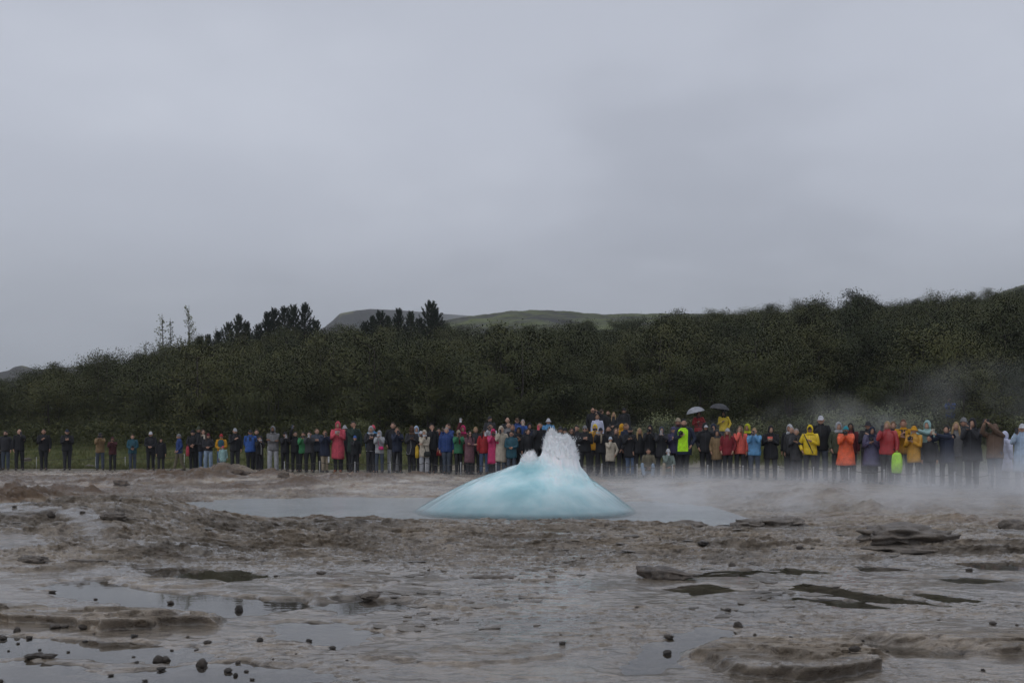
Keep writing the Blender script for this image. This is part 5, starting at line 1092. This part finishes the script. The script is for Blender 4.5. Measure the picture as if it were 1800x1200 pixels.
bag(1560, (.29, -.16, .58), (.14, .09, .56), (.42, .78, .06), 'lime green rain covered backpack held beside the red jacket', 'backpack', name='backpack', m_=M_rain, strap=[(-.05, 0, .25), (0, 0, .34), (.05, 0, .25)])
B = MB(); a_, b_ = at(1411, 758, spots[1424][0].translation.y-.32), at(1428, 794, spots[1424][0].translation.y-.30); d_ = b_-a_
um = empty('folded_umbrella', b_); B.tube([a_-b_, (a_-b_)*.8, (a_-b_)*.3, (a_-b_)*.12], [.006, .014, .022, .012], 8); link('canopy', B.mesh('canopy'), M_rain, um, (.02, .021, .024)); B = MB(); B.tube([(a_-b_)*.12, Vector((0, 0, 0)), -(a_-b_)*.08], [.012, .014, .014], 8); link('handle', B.mesh('handle'), M_hard, um, (.015, .015, .015)); tag(um, 'folded black umbrella held by the bright yellow hooded jacket', 'umbrella')
B = MB(); q0 = [wp(724, p) for p in ((-.05, -.20, 1.22), (-.03, -.19, .95), (-.08, -.19, .72), (-.17, -.19, .70), (-.21, -.18, .80))]; B.tube(q0, .008, 6); tag(link('cord', B.mesh('cord'), M_hard, None, (.3, .3, .3)), 'pale cord looping down from the dark brown hooded coat', 'cord')
B = MB(); q0 = [wp(456, p) for p in ((.0, -.24, 1.38), (.04, -.22, 1.15), (.03, -.22, .85), (.06, -.22, .82), (.07, -.22, 1.1), (.05, -.24, 1.38))]; B.tube(q0, .007, 6); tag(link('camera_strap', B.mesh('camera_strap'), M_hard, None, (.4, .4, .4)), 'pale strap hanging beside the blue jacket with dark shoulders', 'strap')
# low rope barrier on thin stakes in front of the crowd, and one along the grass behind
def barrier(pts, label, h=.42, seed=0):
    base = [Vector((x, y, gz(x, y))) for x, y in pts]; e0 = empty('rope_barrier', base[0])
    for q in base:
        B = MB(); B.tube([q-base[0]-Vector((0, 0, .1)), q-base[0]+Vector((0, 0, h+.03))], [.015, .013], 6); B.tube([q-base[0]+Vector((0, 0, h-.01)), q-base[0]+Vector((0, 0, h+.035))], .022, 6); link('stake', B.mesh('stake'), M_metal, e0)
    for a, b in zip(base[:-1], base[1:]):
        B = MB(); n = 8; B.tube([a+(b-a)*(k/n)-base[0]+Vector((0, 0, h-.10*(1-(2*k/n-1)**2)*.9)) for k in range(n+1)], .012, 5); link('rope', B.mesh('rope'), M_rope, e0)
    tag(e0, label, 'barrier')
fr_pts = []
for u in range(500, 1900, 62):
    Y = float(ip(np.array([u]), ROW_U, ROW_D)[0])-.75; fr_pts.append(((u-U0)/F*Y, Y))
barrier(fr_pts, 'low rope on thin pale stakes running before the crowd', .40)
bk = []
for u in range(-40, 340, 52):
    Y = float(ip(np.array([u]), ROW_U, ROW_D)[0])+2.2+2.6*float(sstep(240, 330, np.array([u]))[0]); bk.append(((u-U0)/F*Y, Y))
barrier(bk, 'low rope on dark stakes along the grass at left', .5)

# ------------------------------------------------------------------ air: haze over the whole place, steam drifting from the pool
def vol_box(name, lo, hi, label):
    B = MB(); B.box([(a+b)/2 for a, b in zip(lo, hi)], [b-a for a, b in zip(lo, hi)]); m = bpy.data.materials.new(name); m.use_nodes = True; t = m.node_tree; t.nodes.remove(t.nodes['Principled BSDF'])
    o = link(name, B.mesh(name, False), m); tag(o, label, kind='stuff'); o.display_type = 'WIRE'; return o, m, t
hz, m, t = vol_box('haze', (-3200, -60, -10), (3200, 3800, 430), 'thin grey mist hanging in the air over the whole valley')
pv = t.nodes.new('ShaderNodeVolumePrincipled'); pv.inputs['Color'].default_value = (.93, .96, 1, 1); pv.inputs['Density'].default_value = HAZE; pv.inputs['Anisotropy'].default_value = 0; t.links.new(pv.outputs[0], t.nodes['Material Output'].inputs['Volume'])
def steam(lo, hi, label, dens, build):
    o, m, t = vol_box('steam', lo, hi, label); pv = t.nodes.new('ShaderNodeVolumePrincipled'); pv.inputs['Color'].default_value = (.97, .98, 1, 1); pv.inputs['Anisotropy'].default_value = .1
    tc = t.nodes.new('ShaderNodeTexCoord'); t.links.new(build(t, tc.outputs['Object'], dens), pv.inputs['Density']); t.links.new(pv.outputs[0], t.nodes['Material Output'].inputs['Volume'])
    try: m.cycles.volume_step_rate = STEP
    except Exception: pass
    return o
def axis(t, vec):
    s = t.nodes.new('ShaderNodeSeparateXYZ'); t.links.new(vec, s.inputs[0]); return s.outputs
def ss(t, x, a, b):
    n = t.nodes.new('ShaderNodeMapRange'); n.interpolation_type = 'SMOOTHSTEP'; n.clamp = True; t.links.new(x, n.inputs[0]); n.inputs[1].default_value = a; n.inputs[2].default_value = b; return n.outputs[0]
def mul(t, *a):
    r_ = a[0]
    for b in a[1:]: r_ = math_node(t, 'MULTIPLY', r_, b)
    return r_
def ground_steam(t, vec, dens):
    x, y, z = axis(t, vec); n = ss(t, noise(t, .5, 5, .62, vec, .9), .40, .68)
    zz_ = math_node(t, 'DIVIDE', z, math_node(t, 'ADD', 1.0, math_node(t, 'MULTIPLY', ss(t, x, 5., 14.), .55))); hgt = math_node(t, 'POWER', math_node(t, 'SUBTRACT', 1.0, ss(t, zz_, .10, 1.25)), 2.0)
    side = math_node(t, 'ADD', math_node(t, 'ADD', .06, math_node(t, 'MULTIPLY', ss(t, x, -7., -1.), .14)), math_node(t, 'MULTIPLY', ss(t, x, -1.5, 5.0), .95))
    return mul(t, n, hgt, side, ss(t, y, 17.6, 20.5), math_node(t, 'SUBTRACT', 1.0, ss(t, y, 27.0, 33.5)), dens)
steam((-21, 17.5, 0.0), (24, 34, 3.2), 'low white steam creeping over the ground before the crowd', STEAM, ground_steam)
def wisp(cx, cy, cz, rx, ry, rz_):
    def f(t, vec, dens):
        x, y, z = axis(t, vec); sq = lambda a, c, r: math_node(t, 'POWER', math_node(t, 'ABSOLUTE', math_node(t, 'DIVIDE', math_node(t, 'SUBTRACT', a, c), r)), 2.0)
        d = math_node(t, 'ADD', math_node(t, 'ADD', sq(x, cx, rx), sq(y, cy, ry)), sq(z, cz, rz_))
        return mul(t, math_node(t, 'SUBTRACT', 1.0, ss(t, d, 0, 1)), ss(t, noise(t, .55, 4, .6, vec, .6), .40, .75), dens)
    return (cx-rx, cy-ry, cz-rz_), (cx+rx, cy+ry, cz+rz_), f
for u, v, Y, rx, rz_, dn, lab in ((1500, 748, 36, 4.5, 1.5, .15, 'grey wisp of steam rising behind the orange poncho'), (1745, 700, 40, 5.0, 2.0, .12, 'faint wisp of steam before the trees at the right edge'), (1190, 770, 37, 4.0, 1.0, .06, 'faint steam hanging behind the crowd near the umbrellas')):
    c_ = at(u, v, Y); lo, hi, f = wisp(c_.x, Y, c_.z, rx, 2.2, rz_); steam(lo, hi, lab, dn, f)
